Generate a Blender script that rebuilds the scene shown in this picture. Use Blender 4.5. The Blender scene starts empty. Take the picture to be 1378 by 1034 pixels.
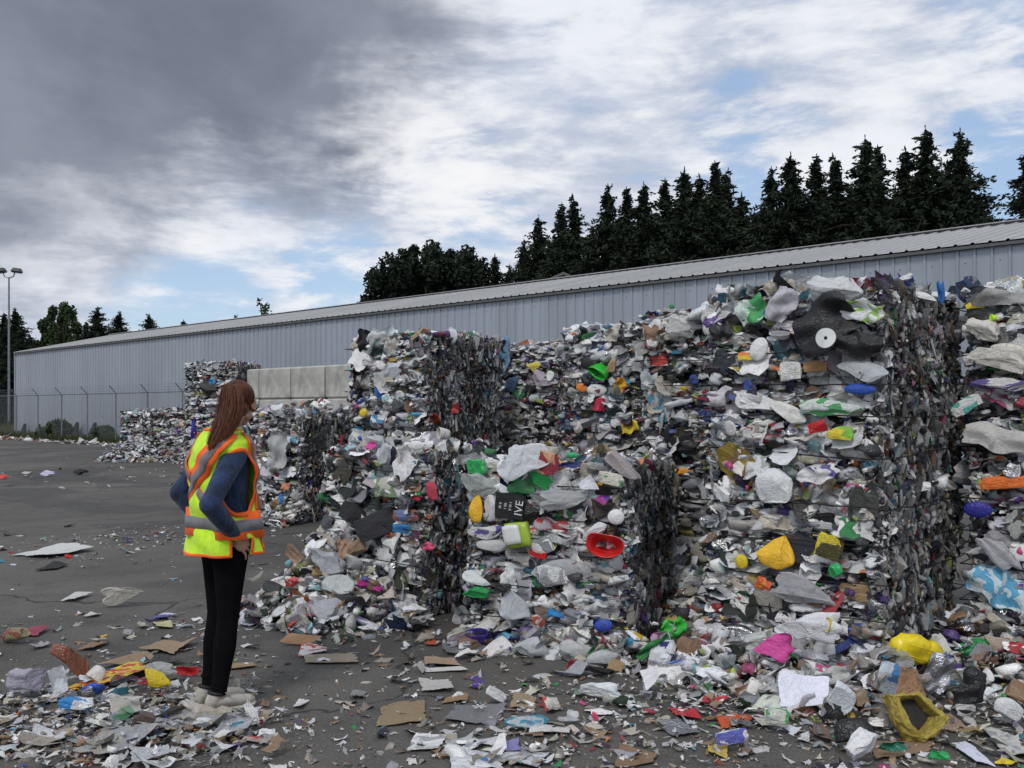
import bpy, math, random
import numpy as np
from mathutils import Vector, Matrix

# ------------------------------------------------------------------ basics
R = math.radians
rng = np.random.default_rng(7)
sc = bpy.context.scene
col = sc.collection
F_PX, CX, HY, CAMZ = 1250.0, 689.0, 550.0, 1.5

def gp(px, py, z=0.0):
    """ground point measured from the photograph"""
    Y = (CAMZ - z) * F_PX / (py - HY)
    return np.array([(px - CX) / F_PX * Y, Y, z])

def wp(px, py, Y):
    return np.array([(px - CX) / F_PX * Y, Y, CAMZ - (py - HY) / F_PX * Y])

def tag(o, label=None, cat=None, group=None, kind=None):
    if label: o['label'] = label
    if cat: o['category'] = cat
    if group: o['group'] = group
    if kind: o['kind'] = kind
    return o

def empty(name, loc=(0, 0, 0), rz=0.0):
    o = bpy.data.objects.new(name, None)
    o.empty_display_size = 0.1
    col.objects.link(o)
    o.location = loc
    o.rotation_euler = (0, 0, rz)
    return o

def link_mesh(name, me, mat, parent=None):
    o = bpy.data.objects.new(name, me)
    col.objects.link(o)
    if mat is not None and not me.materials:
        me.materials.append(mat)
    if parent is not None:
        o.parent = parent
    return o

class MB:
    """collects polygons, links them as one mesh object"""
    def __init__(s):
        s.v = []; s.f = []
    def add(s, V, F):
        n = len(s.v)
        s.v.extend([tuple(map(float, p)) for p in V])
        s.f.extend([tuple(int(i) + n for i in f) for f in F])
        return s
    def box(s, c, size, ax=(1, 0, 0), ay=(0, 1, 0), az=(0, 0, 1)):
        c = np.array(c, float); ax = np.array(ax, float); ay = np.array(ay, float); az = np.array(az, float)
        h = np.array(size) / 2
        V = [c + ax * h[0] * i + ay * h[1] * j + az * h[2] * k for k in (-1, 1) for j in (-1, 1) for i in (-1, 1)]
        return s.add(V, [(0, 2, 3, 1), (4, 5, 7, 6), (0, 1, 5, 4), (2, 6, 7, 3), (0, 4, 6, 2), (1, 3, 7, 5)])
    def tube(s, pts, rad, n=8, closed=False, ell=None):
        V, F = tube_geo(pts, rad, n, closed, ell)
        return s.add(V, F)
    def build(s, name, mat, parent=None, smooth=False):
        me = bpy.data.meshes.new(name)
        me.from_pydata(s.v, [], s.f)
        if smooth:
            me.polygons.foreach_set('use_smooth', [True] * len(me.polygons))
        me.update()
        return link_mesh(name, me, mat, parent)

def tube_geo(pts, rad, n=8, closed=False, ell=None):
    P = np.array(pts, float)
    m = len(P)
    if np.isscalar(rad): rad = [rad] * m
    T = np.zeros_like(P)
    for i in range(m):
        a = P[(i - 1) % m] if (closed or i > 0) else P[i]
        b = P[(i + 1) % m] if (closed or i < m - 1) else P[i]
        T[i] = (b - a) / (np.linalg.norm(b - a) + 1e-9)
    up = np.array([0, 0, 1.0]) if abs(T[0][2]) < 0.9 else np.array([1.0, 0, 0])
    if ell is not None: up = np.array(ell[0], float)
    V = []
    for i in range(m):
        side = np.cross(T[i], up); side /= np.linalg.norm(side) + 1e-9
        u2 = np.cross(side, T[i])
        if ell is None: up = u2
        a, b = 1.0, 1.0
        if ell is not None: a, b = ell[1], ell[2]
        r = rad[i]
        ra, rb = (r if not np.isscalar(r) else (r * a, r * b))
        for k in range(n):
            t = 2 * math.pi * k / n
            V.append(P[i] + side * math.cos(t) * ra + u2 * math.sin(t) * rb)
    F = []
    for i in range(m if closed else m - 1):
        j = (i + 1) % m
        for k in range(n):
            F.append((i * n + k, i * n + (k + 1) % n, j * n + (k + 1) % n, j * n + k))
    if not closed:
        F.append(tuple(range(n - 1, -1, -1)))
        F.append(tuple(range((m - 1) * n, m * n)))
    return V, F

# ------------------------------------------------------------------ materials
class NT:
    def __init__(s, tree): s.t = tree
    def n(s, typ, inputs=None, **kw):
        nd = s.t.nodes.new(typ)
        for k, v in kw.items(): setattr(nd, k, v)
        for k, v in (inputs or {}).items(): s.set(nd, k, v)
        return nd
    def set(s, nd, k, v):
        sock = nd.inputs[k]
        if isinstance(v, bpy.types.NodeSocket): s.t.links.new(v, sock)
        elif isinstance(v, bpy.types.Node): s.t.links.new(v.outputs[0], sock)
        else: sock.default_value = v
    def math(s, op, a, b=None, c=None, clamp=False):
        nd = s.t.nodes.new('ShaderNodeMath'); nd.operation = op; nd.use_clamp = clamp
        s.set(nd, 0, a)
        if b is not None: s.set(nd, 1, b)
        if c is not None: s.set(nd, 2, c)
        return nd.outputs[0]
    def vmath(s, op, a, b=None):
        nd = s.t.nodes.new('ShaderNodeVectorMath'); nd.operation = op
        s.set(nd, 0, a)
        if b is not None: s.set(nd, 1, b)
        return nd.outputs['Value'] if op == 'DOT_PRODUCT' else nd.outputs[0]
    def mix(s, fac, a, b, mode='MIX'):
        nd = s.t.nodes.new('ShaderNodeMix'); nd.data_type = 'RGBA'; nd.blend_type = mode
        s.set(nd, 0, fac)
        for k, v in ((6, a), (7, b)):
            s.set(nd, k, v if not isinstance(v, tuple) else (tuple(v) + (1,))[:4])
        return nd.outputs[2]
    def ss(s, x, a, b, o0=0.0, o1=1.0):
        nd = s.t.nodes.new('ShaderNodeMapRange'); nd.interpolation_type = 'SMOOTHSTEP'
        s.set(nd, 0, x)
        for i, v in zip((1, 2, 3, 4), (a, b, o0, o1)): s.set(nd, i, v)
        return nd.outputs[0]
    def noise(s, vec, scale, detail=4, rough=0.5, dist=0.0):
        nd = s.n('ShaderNodeTexNoise', {'Scale': scale, 'Detail': detail, 'Roughness': rough, 'Distortion': dist})
        if vec is not None: s.set(nd, 'Vector', vec)
        return nd

def new_mat(name):
    m = bpy.data.materials.new(name); m.use_nodes = True
    t = m.node_tree; t.nodes.clear()
    nt = NT(t)
    out = nt.n('ShaderNodeOutputMaterial')
    bsdf = nt.n('ShaderNodeBsdfPrincipled')
    t.links.new(bsdf.outputs[0], out.inputs[0])
    return m, nt, bsdf, out

def simple(name, c, rough=0.6, metal=0.0, var=0.25, scale=8.0, bump=0.15, bscale=40.0, dist=0.01, spec=0.5, grime=None):
    m, nt, b, out = new_mat(name)
    tc = nt.n('ShaderNodeTexCoord')
    n1 = nt.noise(tc.outputs['Object'], scale, 5, 0.6)
    c = tuple(c)
    dark = tuple(x * (1 - var) for x in c); light = tuple(min(1, x * (1 + var * 0.6)) for x in c)
    cc = nt.mix(nt.ss(n1.outputs[0], 0.3, 0.7), dark, light)
    if grime:
        n3 = nt.noise(tc.outputs['Object'], grime[1], 6, 0.65)
        cc = nt.mix(nt.math('MULTIPLY', nt.ss(n3.outputs[0], 0.48, 0.72), grime[2]), cc, grime[0])
    nt.set(b, 'Base Color', cc)
    nt.set(b, 'Roughness', rough); nt.set(b, 'Metallic', metal)
    nt.set(b, 'Specular IOR Level', spec)
    if bump:
        n2 = nt.noise(tc.outputs['Object'], bscale, 5, 0.6)
        bp = nt.n('ShaderNodeBump', {'Strength': bump, 'Distance': dist, 'Height': n2.outputs[0]})
        nt.set(b, 'Normal', bp)
    return m

def trash_material():
    m, nt, b, out = new_mat('crushed_packaging')
    A = nt.n('ShaderNodeAttribute', attribute_name='Col')
    B = nt.n('ShaderNodeAttribute', attribute_name='Col2')
    P = nt.n('ShaderNodeAttribute', attribute_name='Prop')
    L = nt.n('ShaderNodeAttribute', attribute_name='Loc')
    sep = nt.n('ShaderNodeSeparateColor', {0: P.outputs['Color']})
    rough, clear, prt = sep.outputs
    metal = P.outputs['Alpha']
    tc = nt.n('ShaderNodeTexCoord')
    loc = L.outputs['Vector']
    # printed patches and rows of print
    n1 = nt.n('ShaderNodeTexVoronoi', {'Vector': nt.vmath('ADD', loc, nt.vmath('MULTIPLY', nt.noise(loc, 1.2, 2).outputs[1], (0.35, 0.35, 0.35))), 'Scale': 0.95}, distance='CHEBYCHEV')
    s1 = nt.n('ShaderNodeSeparateColor', {0: n1.outputs['Color']})
    patch = nt.math('MULTIPLY', nt.math('GREATER_THAN', s1.outputs[0], 0.58), prt)
    c = nt.mix(patch, A.outputs['Color'], B.outputs['Color'])
    wv = nt.n('ShaderNodeTexWave', {'Vector': loc, 'Scale': 2.6, 'Distortion': 0.6, 'Detail': 1.0}, wave_type='BANDS', bands_direction='Z')
    n4 = nt.noise(loc, 9.0, 2, 0.6)
    lines = nt.math('MULTIPLY', nt.ss(wv.outputs['Color'], 0.62, 0.7), nt.ss(n4.outputs[0], 0.48, 0.54))
    n5 = nt.noise(loc, 0.9, 1, 0.5)
    lines = nt.math('MULTIPLY', lines, nt.math('MULTIPLY', nt.ss(n5.outputs[0], 0.48, 0.56), prt))
    c = nt.mix(nt.math('MULTIPLY', lines, 0.75), c, (0.05, 0.05, 0.07))
    # mottling and dirt
    n2 = nt.noise(tc.outputs['Object'], 9.0, 5, 0.65)
    n3 = nt.noise(loc, 2.5, 5, 0.7)
    c = nt.mix(nt.ss(n3.outputs[0], 0.35, 0.75, 0.0, 0.30), c, (0.33, 0.31, 0.28), 'MULTIPLY')
    c = nt.mix(nt.ss(n2.outputs[0], 0.54, 0.78, 0.0, 0.75), c, (0.26, 0.23, 0.20), 'MULTIPLY')
    nt.set(b, 'Base Color', c)
    nt.set(b, 'Roughness', nt.math('ADD', rough, nt.ss(n2.outputs[0], 0.4, 0.7, -0.05, 0.15), clamp=True))
    nt.set(b, 'Metallic', metal)
    vo = nt.n('ShaderNodeTexVoronoi', {'Vector': nt.vmath('ADD', loc, nt.vmath('MULTIPLY', nt.noise(loc, 2.0, 2).outputs[1], (0.6, 0.6, 0.6))), 'Scale': 3.1}, feature='DISTANCE_TO_EDGE')
    n6 = nt.noise(loc, 5.0, 4, 0.6, 0.6)
    hgt = nt.math('ADD', nt.math('MULTIPLY', nt.ss(vo.outputs[0], 0.0, 0.22), 0.7), nt.math('MULTIPLY', n6.outputs[0], 1.2))
    bp = nt.n('ShaderNodeBump', {'Strength': 0.42, 'Distance': 0.007, 'Height': hgt})
    nt.set(b, 'Normal', bp)
    tr = nt.n('ShaderNodeBsdfTransparent', {0: (0.9, 0.93, 0.95, 1)})
    lw = nt.n('ShaderNodeLayerWeight', {0: 0.35, 'Normal': bp.outputs[0]})
    k = nt.math('MULTIPLY', clear, nt.math('SUBTRACT', 0.78, nt.math('MULTIPLY', lw.outputs[1], 0.6)), clamp=True)
    ms = nt.n('ShaderNodeMixShader', {0: k, 1: b.outputs[0], 2: tr.outputs[0]})
    nt.t.links.new(ms.outputs[0], out.inputs[0])
    return m

M = {}
M['trash'] = trash_material()
M['core'] = simple('bale_core_dark', (0.028, 0.026, 0.026), 0.8, bump=0.5, bscale=25, dist=0.03)
M['wire'] = simple('bale_wire', (0.02, 0.02, 0.022), 0.45, metal=0.4, bump=0)

# asphalt
def asphalt():
    m, nt, b, out = new_mat('asphalt')
    tc = nt.n('ShaderNodeTexCoord'); o = tc.outputs['Object']
    big = nt.noise(o, 0.35, 6, 0.6, 0.5)
    mid = nt.noise(o, 2.2, 6, 0.65)
    fine = nt.noise(o, 160, 3, 0.7)
    vor = nt.n('ShaderNodeTexVoronoi', {'Vector': o, 'Scale': 60.0})
    c = nt.mix(nt.ss(big.outputs[0], 0.35, 0.66), (0.068, 0.063, 0.056), (0.115, 0.106, 0.094))
    c = nt.mix(nt.ss(mid.outputs[0], 0.5, 0.72, 0.0, 0.5), c, (0.036, 0.034, 0.033))
    wet = nt.noise(o, 0.18, 5, 0.55, 1.2)
    c = nt.mix(nt.ss(wet.outputs[0], 0.51, 0.57, 0.0, 0.55), c, (0.035, 0.033, 0.032))
    # dusty brownish areas
    dust = nt.noise(o, 0.8, 7, 0.7, 0.8)
    c = nt.mix(nt.ss(dust.outputs[0], 0.53, 0.7, 0.0, 0.55), c, (0.13, 0.118, 0.102))
    c = nt.mix(nt.ss(vor.outputs[0], 0.0, 0.45, 0.55, 0.0), c, (0.20, 0.195, 0.18))
    c = nt.mix(nt.ss(fine.outputs[0], 0.5, 0.7, 0.0, 0.6), c, (0.02, 0.02, 0.02))
    cr = nt.n('ShaderNodeTexVoronoi', {'Vector': nt.vmath('ADD', o, nt.vmath('MULTIPLY', nt.noise(o, 1.5, 4).outputs[1], (0.9, 0.9, 0))), 'Scale': 0.33}, feature='DISTANCE_TO_EDGE')
    crk = nt.ss(cr.outputs[0], 0.0, 0.008, 0.9, 0.0)
    c = nt.mix(nt.math('MULTIPLY', crk, nt.ss(big.outputs[0], 0.42, 0.52)), c, (0.014, 0.014, 0.014))
    nt.set(b, 'Base Color', c)
    nt.set(b, 'Roughness', nt.ss(mid.outputs[0], 0.3, 0.7, 0.68, 0.9))
    h = nt.math('ADD', nt.math('MULTIPLY', vor.outputs[0], -0.6), nt.math('MULTIPLY', mid.outputs[0], 1.5))
    bp = nt.n('ShaderNodeBump', {'Strength': 0.8, 'Distance': 0.012, 'Height': h})
    nt.set(b, 'Normal', bp)
    return m
M['asphalt'] = asphalt()

def cladding(name, c, streak=0.35, rough=0.42, metal=0.35):
    m, nt, b, out = new_mat(name)
    tc = nt.n('ShaderNodeTexCoord'); o = tc.outputs['Object']
    st = nt.noise(nt.vmath('MULTIPLY', o, (3.0, 3.0, 0.25)), 2.0, 5, 0.6)
    bl = nt.noise(o, 0.25, 4, 0.6)
    pan = nt.n('ShaderNodeTexWhiteNoise', noise_dimensions='1D')
    sx = nt.n('ShaderNodeSeparateXYZ', {0: o})
    nt.set(pan, 'W', nt.math('FLOOR', nt.math('DIVIDE', sx.outputs[0], 0.9)))
    cc = nt.mix(nt.ss(st.outputs[0], 0.35, 0.75, 0.0, streak), c, tuple(x * 0.6 for x in c))
    cc = nt.mix(nt.ss(bl.outputs[0], 0.3, 0.7, 0.0, 0.25), cc, tuple(min(1, x * 1.3) for x in c))
    cc = nt.mix(nt.math('MULTIPLY', pan.outputs[0], 0.30), cc, tuple(x * 0.62 for x in c))
    nt.set(b, 'Base Color', cc); nt.set(b, 'Roughness', rough); nt.set(b, 'Metallic', metal)
    wob = nt.noise(o, 1.3, 3, 0.5)
    bp = nt.n('ShaderNodeBump', {'Strength': 0.25, 'Distance': 0.03, 'Height': wob.outputs[0]})
    nt.set(b, 'Normal', bp)
    return m
M['wall_metal'] = cladding('ribbed_wall_sheet', (0.35, 0.385, 0.435))
M['roof_metal'] = cladding('ribbed_roof_sheet', (0.40, 0.40, 0.395), 0.45, 0.6, 0.2)
M['trim'] = simple('dark_trim', (0.10, 0.10, 0.105), 0.6)
M['concrete'] = simple('cast_concrete', (0.44, 0.435, 0.40), 0.85, var=0.28, scale=2.2, bump=0.35, bscale=30, grime=((0.16, 0.155, 0.14), 1.6, 0.75))
M['galv'] = simple('galvanised_steel', (0.23, 0.24, 0.25), 0.5, metal=0.6, bump=0)
M['bark'] = simple('bark', (0.035, 0.028, 0.022), 0.9, bscale=20)
M['lamp'] = simple('lamp_housing', (0.03, 0.03, 0.032), 0.5, bump=0)
M['glass_lens'] = simple('lamp_lens', (0.2, 0.2, 0.22), 0.2, bump=0)
M['cream'] = simple('cream_siding', (0.45, 0.40, 0.32), 0.7)
M['tarp'] = simple('dark_brace', (0.018, 0.028, 0.038), 0.7)

def foliage(name, c1, c2):
    m, nt, b, out = new_mat(name)
    tc = nt.n('ShaderNodeTexCoord')
    n1 = nt.noise(tc.outputs['Object'], 0.9, 3, 0.6)
    oi = nt.n('ShaderNodeObjectInfo')
    cc = nt.mix(nt.ss(n1.outputs[0], 0.35, 0.65), c1, c2)
    cc = nt.mix(nt.math('MULTIPLY', oi.outputs['Random'], 0.5), cc, tuple(x * 0.6 for x in c1))
    nt.set(b, 'Base Color', cc); nt.set(b, 'Roughness', 0.75); nt.set(b, 'Specular IOR Level', 0.2)
    return m
M['needle'] = foliage('conifer_needles', (0.012, 0.020, 0.013), (0.030, 0.044, 0.024))
M['leaf'] = foliage('broad_leaves', (0.030, 0.052, 0.020), (0.07, 0.105, 0.038))
M['grass'] = foliage('dry_grass', (0.045, 0.06, 0.022), (0.10, 0.105, 0.05))

# ------------------------------------------------------------------ crushed-packaging shapes
def cube_sphere(n):
    idx = {}; V = []; Fq = []
    def vid(p):
        k = tuple(np.round(p, 5))
        if k not in idx:
            idx[k] = len(V); V.append(p)
        return idx[k]
    for ax in range(3):
        for sg in (-1, 1):
            for i in range(n):
                for j in range(n):
                    q = []
                    for (a, b) in ((i, j), (i + 1, j), (i + 1, j + 1), (i, j + 1)):
                        p = np.zeros(3)
                        p[ax] = sg
                        p[(ax + 1) % 3] = math.tan((2 * a / n - 1) * math.pi / 4)
                        p[(ax + 2) % 3] = math.tan((2 * b / n - 1) * math.pi / 4)
                        q.append(vid(p))
                    Fq.append(q if sg > 0 else q[::-1])
    C = np.array(V); S = C / np.linalg.norm(C, axis=1)[:, None]
    return C, S, np.array(Fq)

def grid(nu, nv):
    u, v = np.meshgrid(np.linspace(-1, 1, nu), np.linspace(-1, 1, nv), indexing='ij')
    V = np.stack([u.ravel(), np.zeros(u.size), v.ravel()], 1)
    F = [(i * nv + j, i * nv + j + 1, (i + 1) * nv + j + 1, (i + 1) * nv + j) for i in range(nu - 1) for j in range(nv - 1)]
    return V, np.array(F)

def dents(V, r, k, amt, lo=0.35, hi=0.85):
    for _ in range(k):
        n = r.normal(size=3); n /= np.linalg.norm(n)
        d = r.uniform(lo, hi)
        e = np.maximum(0, V @ n - d)
        V = V - np.outer(e * amt, n)
    return V

def folds(V, r, k, amt, axis=1):
    for _ in range(k):
        a = r.uniform(0, math.pi); c = r.uniform(-0.7, 0.7)
        t = V[:, 0] * math.cos(a) + V[:, 2] * math.sin(a) - c
        V[:, axis] += (np.abs(t) - 0.4) * r.normal(0, amt)
    return V

def proto(kind, seed, n=None):
    """unit-size piece: x wide, y toward the viewer, z high; returns V, F, smooth"""
    r = np.random.default_rng(seed)
    if kind == 'jug':                       # crushed bottle or milk jug
        C, S, Fq = cube_sphere(n or 5)
        V = np.sign(S) * np.abs(S) ** 0.8
        V = V / np.abs(V).max()
        t = np.clip((V[:, 0] - 0.25) / 0.75, 0, 1)
        w = 1 - t ** 1.3 * r.uniform(0.3, 0.75)
        V[:, 1] *= w; V[:, 2] *= w
        V = dents(V, r, r.integers(4, 8), 1.25, 0.3, 0.8)
        V += r.normal(0, 0.025, V.shape)
        V = folds(V, r, 2, 0.12, 2)
        return V, Fq, True
    if kind == 'bottle':                    # squashed bottle with shoulder, neck and cap
        na = n or 10
        pr = [(-1.0, .02), (-1.0, .75), (-.9, .95), (-.5, 1.0), (-.46, .97), (.1, .97), (.14, 1.0), (.3, .95), (.5, .6), (.62, .32), (.76, .28), (.78, .36), (.98, .36), (1.0, .02)]
        V = []
        for (xx, rr) in pr:
            for k in range(na):
                a = 2 * math.pi * k / na; V.append((xx, rr * math.cos(a), rr * math.sin(a)))
        V = np.array(V); m_ = len(pr)
        Fq = [(i * na + k, i * na + (k + 1) % na, (i + 1) * na + (k + 1) % na, (i + 1) * na + k) for i in range(m_ - 1) for k in range(na)]
        body_ = (V[:, 0] < 0.6)[:, None]
        W = V.copy(); sc_ = r.uniform(0.35, 0.8)
        W[:, 2] *= 1 - (1 - sc_) * np.clip(1.2 - np.abs(V[:, 0] + 0.2), 0, 1)
        W = dents(W, r, 5, 1.0, 0.35, 0.8); W[:, 2] += 0.2 * r.normal() * np.sin(V[:, 0] * r.uniform(1.5, 4) + r.uniform(0, 6))
        W += r.normal(0, 0.03, W.shape)
        V = np.where(body_, W, V * np.array([1, 1, 1]) + (W - V).mean(0)); V[:, 2] += 0.25 * r.normal() * np.maximum(V[:, 0], 0)
        return V, np.array(Fq), True
    if kind == 'box':                       # squashed carton
        C, S, Fq = cube_sphere(n or 3)
        V = C * 0.75 + S * 0.25
        V = dents(V, r, 4, 1.1, 0.7, 1.1)
        V = folds(V, r, 3, 0.18, 1); V = folds(V, r, 2, 0.12, 2)
        V += r.normal(0, 0.03, V.shape)
        return V, Fq, False
    if kind == 'sheet':                     # torn crumpled sheet
        k = n or 6
        V, Fq = grid(k, k)
        rad = 1 + r.normal(0, 0.12, len(V))
        edge = (np.abs(V[:, 0]) > 0.98) | (np.abs(V[:, 2]) > 0.98)
        if k > 8:                                # larger pieces: slow wandering edge with a few nicks
            th = np.arctan2(V[:, 2], V[:, 0]); pa = r.uniform(0, 6, 4)
            wob = 1 + 0.03 * np.sin(2 * th + pa[0]) + 0.03 * np.sin(3 * th + pa[1]) + 0.02 * np.sin(7 * th + pa[2])
            V[:, 0] *= wob; V[:, 2] *= wob
            rad = 1 - np.where(r.random(len(V)) < 0.12, r.uniform(0.05, 0.16, len(V)), r.uniform(0, 0.02, len(V)))
            V[:, 0] *= np.where(edge, rad, 1); V[:, 2] *= np.where(edge, rad, 1)
        else:
            V[:, 0] *= np.where(edge, rad, 1); V[:, 2] *= np.where(edge, 1 + r.normal(0, 0.12, len(V)), 1)
        q = 1 - 0.22 * (V[:, 0] ** 2) * (V[:, 2] ** 2) * r.uniform(0, 1.6)
        if k < 9: V[:, 0] *= q; V[:, 2] *= q
        else: V[:, 0] += 0.25 * r.normal() * V[:, 2]; V[:, 2] *= 1 + 0.25 * r.normal() * V[:, 0]
        V = folds(V, r, 5, 0.42, 1)
        V += r.normal(0, 0.05 if k < 9 else 0.018, V.shape)
        return V, Fq, False
    if kind == 'film':                      # bunched film / bag
        V, Fq = grid((n or 9), (n or 9) - 2)
        ph = r.uniform(0, 6, 4); fr = r.uniform(2, 6, 4)
        x, z = V[:, 0].copy(), V[:, 2].copy()
        V[:, 1] = 0.22 * np.sin(fr[0] * x + ph[0] + 2 * z) + 0.2 * np.sin(fr[1] * z + ph[1]) + 0.12 * np.sin(fr[2] * (x + z) + ph[2])
        V[:, 0] *= 1 - 0.35 * np.abs(z) * r.uniform(0, 1); V[:, 2] *= 1 - 0.4 * np.abs(x) * r.uniform(0, 1)
        V = folds(V, r, 4, 0.3, 1)
        V[:, 2] += 0.18 * np.sin(fr[3] * x + ph[3])
        V += r.normal(0, 0.03, V.shape)
        return V, Fq, True
    if kind == 'bag':                       # stuffed soft bag, closed
        C, S, Fq = cube_sphere(n or 5)
        V = S * (1 + 0.16 * np.sin(S[:, 0:1] * r.uniform(3, 7) + r.uniform(0, 6)) + 0.14 * np.sin(S[:, 2:3] * r.uniform(4, 8) + S[:, 0:1] * 4))
        V = dents(V, r, 7, 1.2, 0.4, 0.85)
        V = folds(V, r, 3, 0.16, 1)
        V += r.normal(0, 0.045, V.shape)
        return V, Fq, True
    if kind == 'disc':
        C, S, Fq = cube_sphere(n or 3)
        V = np.array([s * np.array([1, 1, 1]) for s in S])
        V = folds(V, r, 1, 0.2, 1)
        return V, Fq, True
    if kind == 'cup':                       # open crushed cup / tub
        nu, nv = (n or 12), 5
        V = []
        for i in range(nu):
            a = 2 * math.pi * i / nu
            for (rr, zz) in ((0.02, -0.9), (0.72, -0.95), (0.85, 0.0), (1.0, 0.95), (0.9, 0.97), (0.76, 0.0), (0.6, -0.85), (0.02, -0.82)):
                V.append((rr * math.cos(a), rr * math.sin(a), zz))
        m = 8
        Fq = [(i * m + j, i * m + j + 1, ((i + 1) % nu) * m + j + 1, ((i + 1) % nu) * m + j) for i in range(nu) for j in range(m - 1)]
        Fq = [f[::-1] for f in Fq]
        V = np.array(V)
        a = r.uniform(0, 6); d = np.array([math.cos(a), math.sin(a)])
        t = V[:, :2] @ d
        V[:, :2] -= np.outer(t * r.uniform(0.15, 0.5), d)
        V[:, 2] += 0.15 * V[:, 0] * r.normal()
        V += 0.05 * np.sin(V[:, [1, 2, 0]] * 5 + r.uniform(0, 6))
        return V, np.array(Fq), True
    if kind == 'strip':                     # edge of a squeezed sheet, seen end-on
        V, Fq = grid(3, 6)
        V[:, 1] = 0.35 * np.sin(V[:, 2] * r.uniform(1, 4) + r.uniform(0, 6)) - 0.5 * np.abs(V[:, 0])
        V[:, 0] += 0.5 * np.sin(V[:, 2] * r.uniform(1, 3) + r.uniform(0, 6))
        V += r.normal(0, 0.12, V.shape)
        return V, Fq, False
    raise ValueError(kind)

LIB = {k: [proto(k, 100 * i + j) for j in range(c)] for i, (k, c) in enumerate(
    (('bottle', 16), ('jug', 14), ('box', 10), ('sheet', 16), ('film', 14), ('bag', 10), ('disc', 3), ('cup', 6), ('strip', 12)))}

def jit(c, a=0.12):
    return np.clip(np.array(c) * (1 + rng.normal(0, a)) + rng.normal(0, 0.01, 3), 0.008, 0.9)

WHITES = [(0.80, 0.81, 0.82), (0.70, 0.72, 0.74), (0.74, 0.73, 0.69), (0.58, 0.60, 0.63), (0.84, 0.84, 0.84), (0.66, 0.66, 0.66)]
GREYS = [(0.32, 0.33, 0.35), (0.24, 0.25, 0.27), (0.38, 0.37, 0.36), (0.19, 0.195, 0.21), (0.28, 0.27, 0.30)]
PAPER = [(0.42, 0.38, 0.31), (0.50, 0.46, 0.39), (0.33, 0.30, 0.25), (0.46, 0.45, 0.44)]
CARD = [(0.26, 0.17, 0.10), (0.31, 0.21, 0.13), (0.20, 0.13, 0.08)]
BRIGHT = [(0.55, 0.03, 0.03), (0.02, 0.09, 0.42), (0.03, 0.30, 0.08), (0.75, 0.50, 0.03), (0.72, 0.20, 0.03), (0.60, 0.08, 0.25),
          (0.13, 0.05, 0.30), (0.05, 0.35, 0.55), (0.03, 0.18, 0.25), (0.35, 0.03, 0.05), (0.03, 0.05, 0.16), (0.45, 0.60, 0.10), (0.25, 0.55, 0.6)]
BLACKS = [(0.018, 0.018, 0.02), (0.03, 0.03, 0.035), (0.05, 0.05, 0.055)]

def pick_colour(pw=0.50, pg=0.13, pp=0.08, pc=0.03, pb=0.17):
    x = rng.random()
    if x < pw: s = WHITES
    elif x < pw + pg: s = GREYS
    elif x < pw + pg + pp: s = PAPER
    elif x < pw + pg + pp + pc: s = CARD
    elif x < pw + pg + pp + pc + pb: s = BLACKS
    else: s = BRIGHT
    c = jit(s[rng.integers(len(s))])
    if s is BRIGHT:
        k = rng.uniform(0.0, 0.35); c = c * (1 - k) + c.mean() * k; c = c * rng.uniform(0.6, 1.0)
    return c

def rotm(ax, ay, az):
    cx, sx, cy, sy, cz, sz = math.cos(ax), math.sin(ax), math.cos(ay), math.sin(ay), math.cos(az), math.sin(az)
    return (np.array([[cz, -sz, 0], [sz, cz, 0], [0, 0, 1]]) @ np.array([[cy, 0, sy], [0, 1, 0], [-sy, 0, cy]]) @ np.array([[1, 0, 0], [0, cx, -sx], [0, sx, cx]]))

class Heap:
    """many crushed pieces gathered into one mesh"""
    def __init__(s):
        s.V = []; s.F = []; s.S = []; s.A = []; s.B = []; s.P = []; s.L = []; s.n = 0
    def put(s, shape, dims, rot, pos, c, c2=None, rough=0.4, clear=0.0, prt=0.0, metal=0.0):
        V, F, sm = shape
        W = (V * np.array(dims) * 0.5) @ rot.T + np.array(pos)
        k = len(V)
        s.V.append(W); s.F.append(F + s.n); s.S.append(np.full(len(F), sm))
        c = np.asarray(c, float)
        s.A.append(np.tile(np.append(c, 1.0), (k, 1)) if c.ndim == 1 else np.concatenate([c, np.ones((k, 1))], 1))
        s.B.append(np.tile(np.append((c if c.ndim == 1 else c[0]) if c2 is None else c2, 1.0), (k, 1)))
        s.P.append(np.tile((rough, clear, prt, metal), (k, 1)))
        sc_ = max(dims) / 0.12
        s.L.append(V * np.array([1, 1, max(0.5, dims[2] / dims[0])]) * 0.8 * sc_ + rng.uniform(-40, 40, 3))
        s.n += k
    def mesh(s, name):
        V = np.concatenate(s.V); F = np.concatenate(s.F); S = np.concatenate(s.S)
        me = bpy.data.meshes.new(name)
        me.vertices.add(len(V)); me.vertices.foreach_set('co', V.astype(np.float32).ravel())
        me.loops.add(F.size); me.loops.foreach_set('vertex_index', F.astype(np.int32).ravel())
        me.polygons.add(len(F))
        me.polygons.foreach_set('loop_start', (np.arange(len(F)) * 4).astype(np.int32))
        me.polygons.foreach_set('use_smooth', S)
        for nm, D in (('Col', s.A), ('Col2', s.B), ('Prop', s.P)):
            a = me.attributes.new(nm, 'FLOAT_COLOR', 'POINT')
            a.data.foreach_set('color', np.concatenate(D).astype(np.float32).ravel())
        a = me.attributes.new('Loc', 'FLOAT_VECTOR', 'POINT')
        a.data.foreach_set('vector', np.concatenate(s.L).astype(np.float32).ravel())
        me.update(calc_edges=True); me.validate()
        return me
    def build(s, name, parent=None):
        return link_mesh(name, s.mesh(name), M['trash'], parent)

def lib(kind):
    L = LIB[kind]; return L[rng.integers(len(L))]

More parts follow.
